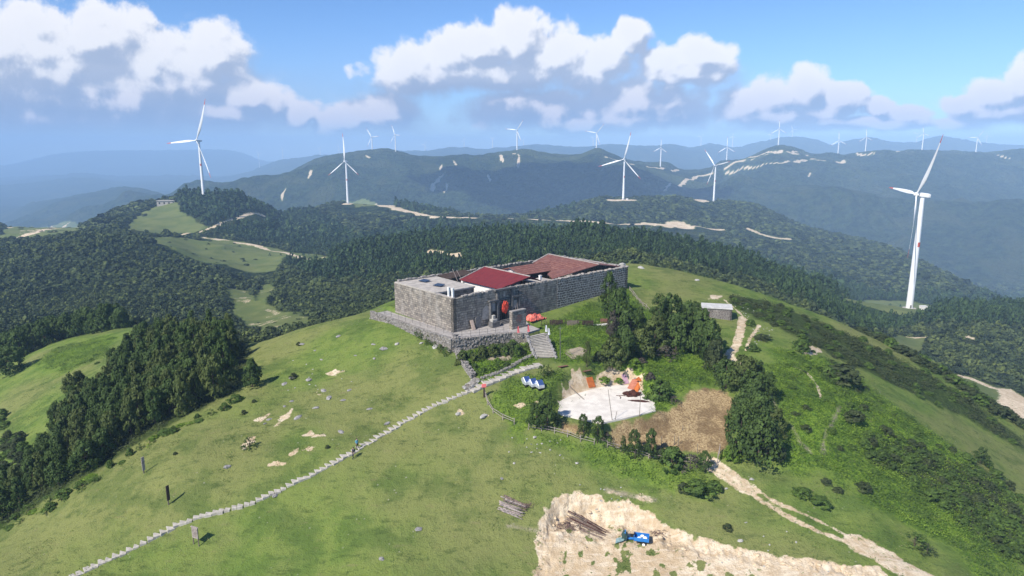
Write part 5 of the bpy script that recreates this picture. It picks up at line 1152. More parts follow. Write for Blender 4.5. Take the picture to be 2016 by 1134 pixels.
me = bpy.data.meshes.new('crumpled_net'); bm.to_mesh(me); bm.free(); me.materials.append(MAT['palenet']); o = link('crumpled_net', me); o.location = hit(1226, 1062); tag(o, 'pale green crumpled net on the ground left of the blue farm truck', 'net'); o.rotation_euler.z = .3

# ---------------------------------------------------------------- people
def person(u, v, h, lb, shirt, trousers, face, hat=False, pack=None):
    p = hit(u, v); e_ = empty('person', p, face, lb, 'person'); k = h / 1.72
    J = {'pel': (0, 0, .95), 'che': (0, .01, 1.28), 'nek': (0, .01, 1.47), 'hd0': (0, -.01, 1.55), 'hd1': (0, -.02, 1.66),
         'lh': (-.1, 0, .9), 'lk': (-.12, -.06, .5), 'la': (-.12, .03, .08), 'lt': (-.13, -.14, .04), 'rh': (.1, 0, .9), 'rk': (.12, -.12, .52), 'ra': (.12, -.1, .1), 'rt': (.13, -.27, .05),
         'ls': (-.2, .01, 1.42), 'le': (-.27, .03, 1.14), 'lw': (-.25, -.1, .92), 'lf': (-.25, -.14, .84), 'rs': (.2, .01, 1.42), 're': (.27, .02, 1.14), 'rw': (.25, -.12, .94), 'rf': (.25, -.17, .87)}
    Rr = {'pel': .15, 'che': .155, 'nek': .06, 'hd0': .085, 'hd1': .10, 'lh': .1, 'lk': .065, 'la': .045, 'lt': .04, 'rh': .1, 'rk': .065, 'ra': .045, 'rt': .04, 'ls': .07, 'le': .05, 'lw': .035, 'lf': .03, 'rs': .07, 're': .05, 'rw': .035, 'rf': .03}
    E_ = [('pel','che'),('che','nek'),('nek','hd0'),('hd0','hd1'),('pel','lh'),('lh','lk'),('lk','la'),('la','lt'),('pel','rh'),('rh','rk'),('rk','ra'),('ra','rt'),('che','ls'),('ls','le'),('le','lw'),('lw','lf'),('che','rs'),('rs','re'),('re','rw'),('rw','rf')]
    V_ = list(J.values()); nm = list(J); E2_ = [(nm.index(a), nm.index(b)) for a, b in E_]; R_ = [Rr[n] for n in nm]
    for sx, tag_ in ((-1, 'l'), (1, 'r')):       # fingers and thumb
        b = Vector(J[tag_ + 'f']); bi = nm.index(tag_ + 'f')
        for f_ in range(5):
            o_ = Vector(((f_ - 2) * .014, -.03 - (.03 if f_ == 0 else 0), -.06 + (.02 if f_ == 0 else 0))); V_.append(tuple(b + o_)); R_.append(.008); E2_.append((bi, len(V_) - 1))
    me = bpy.data.meshes.new('body'); me.from_pydata([Vector(q) * k for q in V_], E2_, []); o = bpy.data.objects.new('body', me); COL.objects.link(o)
    md = o.modifiers.new('s', 'SKIN')
    for i, r in enumerate(R_): me.skin_vertices[0].data[i].radius = (r * k, r * k)
    me.skin_vertices[0].data[0].use_root = True
    o.modifiers.new('d', 'SUBSURF').levels = 2
    dg = bpy.context.evaluated_depsgraph_get(); em = bpy.data.meshes.new_from_object(o.evaluated_get(dg)); bpy.data.objects.remove(o)
    for m_ in ('skin', shirt, trousers, 'black'): em.materials.append(MAT[m_])
    for f_ in em.polygons:
        z = f_.center.z / k; x = abs(f_.center.x) / k
        f_.material_index = 3 if z < .1 else 2 if z < .93 and x < .22 else 1 if z < 1.46 and not (x > .2 and z < 1.12) else 0
        f_.use_smooth = True
    b_ = link('body', em, e_)
    bm = bmesh.new(); bmesh.ops.create_icosphere(bm, subdivisions=2, radius=.115 * k)
    for q in bm.verts:
        q.co.z = q.co.z * .8 if q.co.z > -.03 else q.co.z * .9
        if q.co.y < -.02 and q.co.z < .03: q.co.y *= .35
    me = bpy.data.meshes.new('hair'); bm.to_mesh(me); bm.free(); me.materials.append(MAT['hair']); h_ = link('hair', me, e_); h_.location = (0, .015 * k, 1.665 * k)
    mb = MB(); mb.box((0, -.125 * k, 1.6 * k), (.03, .04, .05)); [mb.box((s_ * .04 * k, -.115 * k, 1.64 * k), (.025, .02, .014), mi=1) for s_ in (-1, 1)]; mb.box((0, -.115 * k, 1.56 * k), (.05, .02, .012), mi=2); mb.build('face', [MAT['skin'], MAT['hair'], MAT['red']], e_)
    if pack: mb = MB(); mb.box((0, .2 * k, 1.22 * k), (.3, .18, .42)); mb.build('backpack', MAT[pack], e_, bevel=.04)
person(703, 884, 1.68, 'person in a light blue shirt walking on the stepped path', 'lightblue', 'maroon', 1.0)
person(696, 903, 1.78, 'person in dark clothes standing at the edge of the stepped path', 'navy', 'navy', -.8, pack='navy')

# ---------------------------------------------------------------- wind turbines
def blade_mesh(redtip):
    n = 16; k_ = 12; V_ = []; F_ = []; mi = []
    for i in range(n):
        t = i / (n - 1); z = 1.2 / 50 + t * (1 - 1.2 / 50)
        ch = .020 if t < .05 else (.020 + (.046 - .020) * min(1, (t - .05) / .17)) if t < .22 else .046 * (1 - (t - .22) / .78) ** .9 * .92 + .005
        th = .020 if t < .05 else max(.0025, ch * (.42 - .3 * min(1, t * 2.2)))
        tw = math.radians(62) * (1 - t) ** 2.0 + .35; bend = -.06 * t * t
        for j in range(k_):
            a = j / k_ * 2 * math.pi; x = math.cos(a) * ch / 2 + (ch * .18 if t > .05 else 0); y = math.sin(a) * th / 2 * (1 + .4 * math.cos(a))
            V_.append((x * math.cos(tw) - y * math.sin(tw), x * math.sin(tw) + y * math.cos(tw) + bend, z))
    for i in range(n - 1):
        for j in range(k_): a = i * k_ + j; b = i * k_ + (j + 1) % k_; F_.append((a, b, b + k_, a + k_)); mi.append(1 if redtip and i >= n - 3 else 0)
    me = bpy.data.meshes.new('blade'); me.from_pydata(V_, [], F_); me.polygons.foreach_set('material_index', mi); me.polygons.foreach_set('use_smooth', [True] * len(F_))
    me.materials.append(MAT['turb']); me.materials.append(MAT['red']); return me
BL = {True: blade_mesh(True), False: blade_mesh(False)}
def lathe(mb, prof, c=(0, 0, 0), n=24, axis='Z', mi=0):
    R_ = []
    for r, z in prof:
        ring = []
        for i in range(n):
            a = i / n * 2 * math.pi; v = (r * math.cos(a), r * math.sin(a), z) if axis == 'Z' else (r * math.cos(a), z, r * math.sin(a))
            ring.append(Vector(v) + Vector(c))
        R_.append(ring)
    for A_, B_ in zip(R_[:-1], R_[1:]):
        for i in range(n): j = (i + 1) % n; f = [A_[i], A_[j], B_[j], B_[i]]; mb.face(f if axis == 'Z' else f[::-1], mi)
def turbine(u, vb, vh, Y, Rpx, yaw, phase, lb, detail=2, box=False, grp='white wind turbines on the ridges', redtip=True, zb=None):
    a, tb = uv2at(u, vb); ah, th_ = uv2at(u, vh); X = float(a) * Y; zg = float(tb) * Y; zh = float(th_) * Y; Hh = zh - zg
    gz = float(hz(X, Y)); R_ = Rpx / F_PX * Y * 1.0; base = min(gz, zg) - .5
    e_ = empty('wind_turbine', (X, Y, base), 0, lb, 'wind turbine', grp); hh = zh - base
    s_ = max(Hh, 40) / 80; mb = MB(); n = 28 if detail > 1 else 12
    br = 2.3 * s_; tr = 1.35 * s_
    if detail == 1: br *= 1.3; tr *= 1.45
    if detail < 1: br *= 2.0; tr *= 2.2
    lathe(mb, [(br, 0), (br * .97, hh * .05), (br * .84, hh * .5), (tr, hh - 1.8 * s_)], n=n); tw = mb.build('tower', MAT['turb'], e_, True)
    if detail > 1:
        mb = MB(); c_ = Vector((0, 0, 0))
        rr_ = br * .84 + .03
        for da in np.linspace(-.55, .55, 5)[:-1]:
            a0 = math.radians(-75) + da; a1 = a0 + .275
            mb.face([(rr_ * math.cos(a0), rr_ * math.sin(a0), hh * .555), (rr_ * math.cos(a1), rr_ * math.sin(a1), hh * .555), (rr_ * math.cos(a1), rr_ * math.sin(a1), hh * .595), (rr_ * math.cos(a0), rr_ * math.sin(a0), hh * .595)])
        mb.build('red_emblem', MAT['red'], tw)
        mb = MB(); mb.box((-br * .2, -br * .98, 2.2 * s_), (1.1, .25, 2.2)); mb.build('door', MAT['metal'], tw)
    tilt = 8 if Y < 600 else 4; yawr = math.radians(yaw); Rz = Matrix.Rotation(yawr, 4, 'Z'); ov = 4.2 * s_
    if detail > 0:
        mb = MB(); L_ = 9.5 * s_; w_ = 1.75 * s_
        # rounded nacelle, nose towards -Y
        for (y0, y1, r0, r1) in ((-2.9, -1.6, .8, 1.0), (-1.6, 4.4, 1.0, 1.0), (4.4, 6.2, 1.0, .72)):
            ring = lambda y, r: [(x * w_ * r, y * s_, z * w_ * r) for x, z in ((-.8, -1), (.8, -1), (1, -.75), (1, .75), (.75, 1), (-.75, 1), (-1, .75), (-1, -.75))]
            A_, B_ = ring(y0, r0), ring(y1, r1)
            for i in range(8): j = (i + 1) % 8; mb.face([A_[i], A_[j], B_[j], B_[i]][::-1])
            if y0 < -2: mb.face(A_)
            if y1 > 5: mb.face(B_[::-1])
        nc = mb.build('nacelle', MAT['turb'], e_); nc.location = (0, 0, hh); nc.rotation_euler = (math.radians(-tilt), 0, yawr); nc.scale = (.85, .75, .85)
    mb = MB(); hb_n = 16 if detail > 1 else 8; lathe(mb, [(.05 * s_, -1.9 * s_), (.8 * s_, -1.6 * s_), (1.35 * s_, -.7 * s_), (1.5 * s_, .3 * s_), (1.4 * s_, 1.2 * s_)], n=hb_n, axis='Y')
    hb = mb.build('hub', MAT['turb'], e_, True); hb.rotation_euler = (math.radians(-tilt), 0, yawr); hb.location = Vector((0, 0, hh + .35 * s_)) + Rz @ Vector((0, -ov, 0))
    for q in (0, 120, 240):
        th2 = math.radians(phase + q); b_ = link('blade', BL[redtip], e_); b_.location = hb.location
        b_.rotation_euler = (Rz @ Matrix.Rotation(math.radians(-tilt), 4, 'X') @ Matrix.Rotation(-(th2 - math.pi / 2), 4, 'Y')).to_euler()
        kx = 1.75 if detail > 1 else (2.4 if detail == 1 else 3.2); b_.scale = (R_ * kx, R_, R_)
    if box:
        p = Vector((br * 1.9 + 2.5, -5, float(hz(X + 6, Y - 5)) - base)); mb = MB(); mb.box(p + Vector((0, 0, 1.3)), (4.5, 2.6, 2.6)); mb.box(p + Vector((0, 0, 2.65)), (4.9, 3.0, .15)); o = mb.build('transformer_box', MAT['white'], None, bevel=.05)
        o.location = (X, Y, base); tag(o, 'small white transformer box at the foot of the ' + ('nearest largest turbine' if Y < 600 else 'turbine right of the fort'), 'transformer')
        mb = MB(); lathe(mb, [(br * 1.9, -1.2), (br * 1.9, gz - base + .3), (.1, gz - base + .32)], n=20); mb.build('foundation', MAT['concrete'], e_)
    return e_
turbine(1790, 607, 384, 480, 134, -101, 58, 'nearest and largest white wind turbine with red blade tips in a mown clearing', 2, True)
turbine(401, 385, 277, 1000, 84, -30, 64, 'large white wind turbine on the grassy hill at left, beside the low building', 2, False, redtip=True)
turbine(685, 400, 318, 1265, 53, -38, 92, 'white wind turbine on the mid ridge left of centre, one blade straight up', 2)
turbine(1227, 392, 314, 1368, 53, -32, 76, 'white wind turbine on the mid ridge, left one of the pair right of centre', 2, True)
turbine(1405, 395, 326, 1495, 40, -58, 132, 'white wind turbine with crossed blades, right one of the pair right of centre', 2)
for i_, (u, vb, vh, Y, R_, yaw, ph, lb) in enumerate([(733,299,270,2900,20,-30,5,'left one of two turbines on the big mountain shoulder at left'),(779,298,265,2900,20,-45,355,'right one of two turbines on the big mountain shoulder at left'),
    (1018,295,256,2900,23,-20,55,'turbine on the rocky peak of the big mountain behind the fort'),(1174,298,262,3150,22,-20,50,'turbine on the grassy knob right of the rocky peak, blades in a Y'),
    (1300,331,291,2900,17,-40,88,'turbine on the low saddle of the far ridge'),(1430,323,290,3350,20,-40,92,'turbine at the left end of the pink road cuttings on the far ridge'),
    (1532,289,254,3250,17,-42,92,'turbine on top of the bare pink peak of the far ridge'),(1649,309,277,3460,17,-40,95,'turbine right of the bare pink peak, above the road cut'),(1703,303,270,3400,16,-60,95,'turbine on a small rock platform on the far right ridge'),
    (1815,296,263,3350,14,-60,100,'turbine beside the tip of the nearest turbine blade'),(1921,300,271,3650,16,-25,58,'rightmost turbine on the far ridge')]):
    turbine(u, vb, vh, Y, R_, yaw, ph, lb, 1)
for i_, (u, vb, vh) in enumerate([(510,315,303),(557,308,295),(631,306,294),(668,303,292),(837,299,285),(914,292,277),(970,294,274),(1168,292,274),(1380,286,270),(1442,288,268),(1517,279,264),(1560,270,255),(1804,282,264),(1942,282,267),(1031,292,277)]):
    lb = ['faint tiny turbine on the hazy far left ridge', 'faint tiny turbine on the farthest blue range'][0 if u < 700 else 1]
    turbine(u, vb, vh, 7450, 8.5, rnd.uniform(-60, -20), rnd.uniform(0, 120), lb, 0, grp='tiny turbines left' if u < 700 else 'tiny turbines on the farthest range', redtip=False)

#PART3
#PART3
# ---------------------------------------------------------------- vegetation
def leaf_quads(C, Nrm, size, r_, jit=.7, up=.25):
    """one small quad at every centre, facing roughly along Nrm"""
    n = len(C); Nn = Nrm + r_.normal(0, jit, (n, 3)); Nn[:, 2] += up; Nn /= np.linalg.norm(Nn, axis=1)[:, None] + 1e-9
    T = np.cross(Nn, r_.normal(0, 1, (n, 3))); T /= np.linalg.norm(T, axis=1)[:, None] + 1e-9; B = np.cross(Nn, T)
    s = (size * r_.uniform(.6, 1.35, n))[:, None]; a = .75
    return np.stack([C - T * s - B * s * a, C + T * s * .9 - B * s * .6, C + T * s * .7 + B * s * a, C - T * s * .8 + B * s * .8], 1)
def crown_mesh(kind, seed, ncl, nlf, leaf, ret=False):
    r_ = np.random.default_rng(seed)
    h = r_.uniform(0, 1, ncl) ** (.85 if kind != 'bush' else 1); ang = r_.uniform(0, 2 * math.pi, ncl)
    lump = 1 + .28 * np.sin(ang * 2 + seed) * np.cos(h * 7 + seed)
    if kind == 'fir': h = .06 + .92 * h; R = .5 * (1 - h) ** .62 * (.62 + .38 * np.minimum(1, h * 6)) + .02; cr = .085 + .05 * (1 - h)
    elif kind == 'cedar': h = .10 + .86 * h; R = .5 * np.sqrt(np.clip(1 - ((h - .42) / .58) ** 2, 0, 1)) * (.75 + .35 * (1 - h)) + .03; cr = .10 + .05 * (1 - h)
    elif kind == 'ragged': h = .16 + .80 * h; R = .5 * (1 - h) ** .5 * (.55 + .6 * np.abs(np.sin(h * 11 + seed))) + .03; cr = .08 + .05 * (1 - h)
    else: R = .5 * np.sqrt(np.clip(1 - h ** 2, 0, 1)) ; cr = np.full(ncl, .13)
    R = R * lump; rr = R * np.sqrt(r_.uniform(.35, 1, ncl))
    cx, cy, cz = rr * np.cos(ang), rr * np.sin(ang), h * (1 if kind != 'bush' else .82)
    lean_ = r_.normal(0, .05, 2); cx += lean_[0] * cz; cy += lean_[1] * cz
    C0 = np.stack([cx, cy, cz], 1); C = np.repeat(C0, nlf, 0); d = r_.normal(0, 1, C.shape); d /= np.linalg.norm(d, axis=1)[:, None]
    d[:, 2] *= .75; C = C + d * (np.repeat(cr, nlf) * r_.uniform(.5, 1, len(C)))[:, None]
    C[:, 2] = np.maximum(C[:, 2], .01)
    axis = np.stack([C[:, 0], C[:, 1], (C[:, 2] - .4) * .5], 1); axis /= np.linalg.norm(axis, axis=1)[:, None] + 1e-9
    Q = leaf_quads(C, d * .8 + axis * .8, leaf, r_, .45)
    V = Q.reshape(-1, 3); F = np.arange(len(V)).reshape(-1, 4)
    return (V, F)
TPL = {}
for k_, (kind, n_, ncl, nlf, lf) in {'fir': ('fir', 5, 85, 26, .030), 'cedar': ('cedar', 4, 85, 26, .030), 'ragged': ('ragged', 4, 75, 32, .021), 'bush': ('bush', 5, 60, 22, .042), 'scraggly': ('bush', 2, 22, 14, .035)}.items():
    TPL[k_] = [crown_mesh(kind, i * 7 + len(k_), ncl, nlf, lf) for i in range(n_)]
MC = {}
def crown_data(kind, i, mat):
    key = (kind, i, mat)
    if key not in MC:
        V, F = TPL[kind][i]; MC[key] = mesh_np('crown', V, F, None, False, [MAT[mat]])
    return MC[key]
TR = []
for s_ in range(4):
    r_ = random.Random(s_); mb = MB(); p = Vector((0, 0, -.06)); rad = .032; prev = p
    for i in range(5):
        q = Vector((r_.uniform(-.02, .02), r_.uniform(-.02, .02), .16 * (i + 1))); mb.tube(prev, q, rad, rad * .8, n=6); rad *= .8
        for _ in range(2):
            a = r_.uniform(0, 6.28); L = .3 * (1 - i * .15); mb.tube(q, q + Vector((math.cos(a) * L, math.sin(a) * L, r_.uniform(.03, .12))), rad * .45, rad * .2, n=4)
        prev = q
    o = mb.build('trunk', MAT['bark']); TR.append(o.data); bpy.data.objects.remove(o)
def tree_at(p, h, w, kind, mat, label, cat='tree', group=None, name='conifer_tree', i=None, rz=None):
    i = rnd.randrange(len(TPL[kind])) if i is None else i % len(TPL[kind]); e_ = empty(name, p, rnd.uniform(0, 6.28) if rz is None else rz, label, cat, group)
    c = link('crown', crown_data(kind, i, mat), e_); c.scale = (w, w, h)
    t = link('trunk', TR[rnd.randrange(4)], e_); t.scale = ((w * .6 + h * .3) , (w * .6 + h * .3), h * (.95 if kind != 'bush' else .8)); return e_
def tree(u, v, hpx, wpx, kind, mat, label, **kw):
    p = hit(u, v); D = p.length; k = D / F_PX; return tree_at(p, hpx * k * .97, wpx * k * .92, kind, mat, label, **kw)
def poisson(P, n, r, ymin=None, tries=60000, dens=None):
    xs = [p[0] for p in P]; ys = [p[1] for p in P]; out = []; cell = {}
    for _ in range(tries):
        if len(out) >= n: break
        x = rnd.uniform(min(xs), max(xs)); y = rnd.uniform(min(ys), max(ys))
        if not bool(inpoly(P, np.array(x), np.array(y))): continue
        c = (int(x // r), int(y // r)); ok = True
        for a in (-1, 0, 1):
            for b in (-1, 0, 1):
                for q in cell.get((c[0] + a, c[1] + b), ()):
                    if (q[0] - x) ** 2 + (q[1] - y) ** 2 < r * r: ok = False
        if ok: out.append((x, y)); cell.setdefault(c, []).append((x, y))
    return out
# grove on the left slope
GP_ = [(p.x, p.y) for p in hits(GROVE_PX)]
for x, y in poisson(GP_, 170, 2.5):
    u_, v_ = project(x, y, float(hz(x, y))); big = rnd.uniform(.8, 1.15); low = 1 - .35 * float(sst(v_, 800, 980))
    tree_at(Vector((x, y, float(hz(x, y)))), 7.3 * big * low, 3.9 * rnd.uniform(.85, 1.2) * (low * .5 + .5), rnd.choice(['fir', 'cedar', 'ragged', 'fir']), rnd.choice(['fir', 'fir', 'olive']), 'dark green conifer in the dense grove on the left slope', group='conifers of the left slope grove')
# bushes fringing that grove
for x, y in poisson([(p.x, p.y) for p in hits([(90,990),(185,938),(335,842),(450,800),(480,770),(468,790),(440,812),(335,858),(260,900),(185,952),(100,1005),(0,1050),(0,1035)])], 30, 1.3):
    tree_at(Vector((x, y, float(hz(x, y)) - .15)), rnd.uniform(.4, 1.7), rnd.uniform(1.0, 3.2), rnd.choice(['bush', 'scraggly', 'bush']), rnd.choice(['bush', 'bright', 'bush']), 'low green bush along the lower edge of the left grove', 'bush', 'bushes along the lower edge of the grove', 'green_bush')
# dark trees behind the left knoll
for k_ in range(100):
    u_ = -60 + 360 * ((k_ * .618) % 1) + rnd.uniform(-8, 8); Yl = np.interp(u_, [-60, 0, 60, 130, 220, 300], [188, 196, 204, 212, 214, 202]); Y_ = Yl + rnd.uniform(0, 34); X_ = (u_ - 1008) / F_PX * Y_ * 1.11
    z_ = float(hz(X_, Y_)); tree_at(Vector((X_, Y_, z_)), rnd.uniform(6.5, 9.5), rnd.uniform(4.6, 6.6), rnd.choice(['cedar', 'fir', 'cedar']), 'fir', 'dark tree in the belt behind the left grassy knoll', group='dark trees behind the left knoll')
tree(20, 738, 50, 48, 'cedar', 'fir', 'round dark tree standing apart on the left knoll edge')
tree(497, 762, 56, 42, 'fir', 'fir', 'lone conical dark tree on the left slope beside the grove', i=0)
tree(492, 884, 28, 32, 'scraggly', 'fir', 'small dark scraggly bush on the tan scrape of the left slope', cat='bush', name='small_bush')
for (u, v, w_, lb) in [(588,680,10,'tiny dark bush high on the left slope'),(578,745,16,'small bush on a grey rock of the left slope'),(480,815,12,'tiny green bush below the lone tree'),(645,882,9,'tiny dark bush at the right end of a tan scrape'),(345,895,8,'tiny dark bush near the upright boards'),(500,792,9,'tiny bush right of the lone tree')]:
    tree(u, v, w_ * .8, w_, 'bush', 'darkbush', lb, cat='bush', name='small_bush')
for k_, P_ in enumerate([[(0,800),(45,850),(60,900),(20,960),(0,980)], [(0,850),(50,870),(30,950),(0,960)]]):
    for x, y in poisson([(p.x, p.y) for p in hits(P_)], 12, 2.2): tree_at(Vector((x, y, float(hz(x, y)))), rnd.uniform(1.2, 2.6), rnd.uniform(2, 3.4), 'bush', 'darkbush' if k_ else 'bush', 'dark bush in the dip at the left edge', 'bush', 'bushes in the left dip', 'dark_bush')
# trees round the fort and the yard, one by one
for i, (u, v, h_, w_, kd, mt, lb) in enumerate([
 (1196,627,96,44,'ragged','fir','tall dark conifer touching the fort long wall'), (1217,650,88,50,'cedar','fir','dark conifer just below the tall conifer at the fort wall'), (1206,668,60,30,'ragged','purplebush','thin half-bare tree among the conifers below the fort wall'),
 (1240,672,66,50,'cedar','fir','broad dark conifer right of the half-bare tree'), (1258,655,52,34,'fir','fir','small conifer behind the broad dark conifer'),
 (1155,722,54,22,'ragged','olive','slender conifer with visible pale trunk near the bare soil patch'), (1205,724,62,54,'cedar','olive','broad olive conifer right of the slender one'), (1228,712,74,48,'cedar','fir','tall conifer behind the broad olive conifer'), (1262,704,60,54,'cedar','olive','round olive conifer at the left end of the big clump'), (1178,712,24,28,'bush','darkbush','dark low bush under the broad olive conifer'),
 (1296,668,92,52,'ragged','fir','tall conifer at the top left of the big clump'), (1318,660,84,52,'cedar','fir','tall conifer at the top centre of the big clump'), (1288,690,70,56,'cedar','olive','olive conifer at the left front of the big clump'), (1330,692,80,58,'cedar','fir','dark conifer at the centre front of the big clump'), (1352,686,88,50,'fir','fir','pointed conifer in the middle of the big clump'), (1378,698,92,56,'cedar','fir','dark conifer at the right of the big clump near the hut'), (1398,712,84,46,'cedar','fir','conifer at the right edge of the big clump'), (1405,732,66,38,'cedar','darkbush','low dark tree at the lower right tip of the big clump'), (1362,640,50,40,'cedar','fir','small conifer left of the stone hut'), (1310,705,30,50,'scraggly','purplebush','bare-twigged scrub under the big clump'),
 (1428,765,58,52,'cedar','fir','round dark tree at the upper right corner of the straw field'), (1462,772,72,56,'cedar','olive','broad olive tree right of the corner tree'), (1490,762,52,38,'fir','fir','small pointed conifer on the right side of the yard trees'), (1480,800,70,58,'cedar','fir','dark conifer in the middle of the right row'), (1512,795,64,42,'ragged','fir','ragged conifer at the right edge of the row'),
 (1458,845,66,50,'cedar','fir','dark conifer on the right border of the straw field'), (1495,850,80,62,'cedar','fir','large dark conifer in the lower right row'), (1522,868,66,48,'ragged','olive','olive ragged conifer at the outer edge of the lower right row'), (1455,900,92,56,'cedar','fir','large dark conifer at the lower right corner of the straw field'), (1492,912,96,72,'cedar','fir','largest dark conifer at the foot of the right row'), (1520,905,60,44,'bush','darkbush','dark bush at the outer foot of the right row'), (1440,905,34,34,'bush','bright','bright green bush at the field gate'),
 (1078,846,80,56,'ragged','fir','large dark juniper at the left corner of the concrete pad'), (1056,842,52,38,'cedar','fir','smaller juniper left of the large corner juniper'), (1098,840,34,22,'scraggly','fir','small scrub right of the corner juniper'),
 (1149,862,50,30,'ragged','fir','narrow juniper in front of the concrete pad'), (1176,872,56,38,'ragged','fir','wide juniper in front of the concrete pad'), (1196,876,28,28,'scraggly','purplebush','purplish bare bush right of the pad junipers'),
 (1227,892,36,16,'ragged','fir','thin small juniper at the near edge of the straw field'), (1250,903,60,38,'ragged','fir','leaning juniper at the near edge of the straw field'), (1280,905,64,36,'ragged','fir','tall juniper at the near edge of the straw field'), (1300,902,24,22,'bush','darkbush','small dark bush right of the tall juniper'),
 (1322,918,46,54,'bush','bush','broad green bush by the rail fence'), (1358,925,38,40,'scraggly','purplebush','dull purple bush by the rail fence'), (1388,930,44,36,'ragged','fir','small juniper at the right end of the fence'), (1372,972,30,60,'bush','bush','spreading bush in the meadow under the fence end'), (1345,965,18,24,'bush','darkbush','small dark bush left of the spreading bush'), (1405,965,20,40,'bush','bush','low bush beside the rutted track'),
 (1298,784,44,48,'bush','bush','round green bush right of the orange sheets'), (1280,748,18,22,'bush','purplebush','purplish bush above the orange sheets'), (1190,752,12,26,'bush','bright','green tussock behind the pad, left'), (1218,752,10,20,'bush','bright','green tussock behind the pad, right'),
 (1248,722,20,36,'bush','bright','blue-green leafy bush above the sandy bank'), (1330,795,18,26,'scraggly','purplebush','small bare purple bush in the greenery left of the straw field'), (1262,712,10,26,'bush','purplebush','brown dead bush in the greenery below the big clump'),
 (1070,742,30,26,'scraggly','fir','thin small tree beside the rusty plate'), (1080,738,26,22,'scraggly','olive','wispy small tree right of the silver boxes'), (1290,900,20,20,'bush','darkbush','tiny dark bush under the tall juniper'),
 (1500,668,12,34,'bush','darkbush','flat dark bush below the pale stones'), (1478,640,13,22,'bush','bush','low bush beside the gully'), (1482,690,15,26,'bush','bush','small bush at the lower end of the gully'),(1440,588,8,12,'bush','darkbush','tiny bush above the stone hut'),
 (1655,752,36,82,'bush','darkbush','wide dark bush in the middle of the right slope'), (1632,745,26,40,'bush','bush','green bush left of the wide dark bush'), (1578,690,24,40,'bush','bush','green bush beside the upper tan scrape'), (1680,832,26,40,'bush','darkbush','round dark bush in the lower right slope'),
 (1432,1042,12,20,'bush','darkbush','small bush between track and pit'), (1800,1075,26,44,'scraggly','bush','thin bush right of the track end'), (1825,1090,22,34,'scraggly','darkbush','thin dark bush right of the track end'), (1580,972,12,40,'bush','bush','low green strip bush in the right meadow'), (1612,990,12,44,'bush','bush','lower green strip bush in the right meadow'), (1625,950,9,22,'bush','darkbush','dark tuft bush in the right meadow'), (1650,968,9,22,'bush','darkbush','lower dark tuft bush in the right meadow'),
 (1700,965,16,30,'bush','darkbush','dark bush at the left edge of the lower right scrub'),(1930,912,28,30,'ragged','fir','small dark conifer at the right edge of the slope')]):
    tree(u, v, h_, w_, kd, mt, lb, cat='bush' if kd in ('bush', 'scraggly') else 'tree', name='green_bush' if kd in ('bush', 'scraggly') else 'conifer_tree', i=i)
# scrub bushes on the right slope and along the crest
def bushfield(px, n, r, hs, ws, mats, lb, grp, kinds=('bush',)):
    for x, y in poisson([(p.x, p.y) for p in hits(px)], n, r): tree_at(Vector((x, y, float(hz(x, y)) - .1)), rnd.uniform(*hs), rnd.uniform(*ws), rnd.choice(kinds), rnd.choice(mats), lb, 'bush', grp, 'scrub_bush')
bushfield([(1700,860),(1760,855),(1850,900),(1880,945),(1940,990),(2010,1060),(2016,1120),(1960,1080),(1900,1040),(1830,985),(1760,930),(1700,900)], 62, 1.8, (.9, 1.8), (1.5, 3.0), ['darkbush', 'bush', 'bush', 'fir'], 'dark scrub bush in the diagonal thicket on the lower right slope', 'bushes of the lower right thicket')
bushfield([(1900,900),(1950,920),(2000,960),(2016,1010),(2016,1060),(1960,1000),(1910,950)], 20, 1.9, (1.0, 2.0), (1.6, 2.8), ['darkbush', 'bush'], 'dark scrub bush in the upper strip at the right edge', 'bushes at the right edge')
bushfield([(1540,690),(1640,700),(1720,780),(1830,850),(1900,900),(1760,850),(1640,900),(1560,830)], 45, 2.8, (.4, 1.1), (1.0, 2.2), ['bush', 'bright', 'bush', 'darkbush'], 'low green bush scattered over the right slope', 'bushes scattered over the right slope')
bushfield([(1440,580),(1500,590),(1600,628),(1680,662),(1760,702),(1860,752),(2016,864),(2016,885),(1900,824),(1800,778),(1700,732),(1600,682),(1520,642),(1440,600)], 70, 2.2, (.6, 1.5), (1.4, 2.6), ['darkbush', 'bush', 'bush'], 'dark bush in the long scrub band along the right crest', 'bushes of the scrub band on the right crest')
# scrub just behind the crest
for k_ in range(62):
    u_ = 1690 + 380 * ((k_ * .618034) % 1); Yc = np.interp(u_, [1400, 1550, 1700, 1850, 2016], [173, 163, 153, 145, 133]); Y_ = Yc + rnd.uniform(0, 13); X_ = float(uv2at(u_, 700)[0]) * Y_
    tree_at(Vector((X_, Y_, float(hz(X_, Y_)) - .2)), rnd.uniform(1.2, 2.6), rnd.uniform(3.0, 5.2), 'bush', rnd.choice(['darkbush', 'bush', 'darkbush']), 'dark bush just behind the right crest', 'bush', 'bushes just behind the right crest', 'scrub_bush')
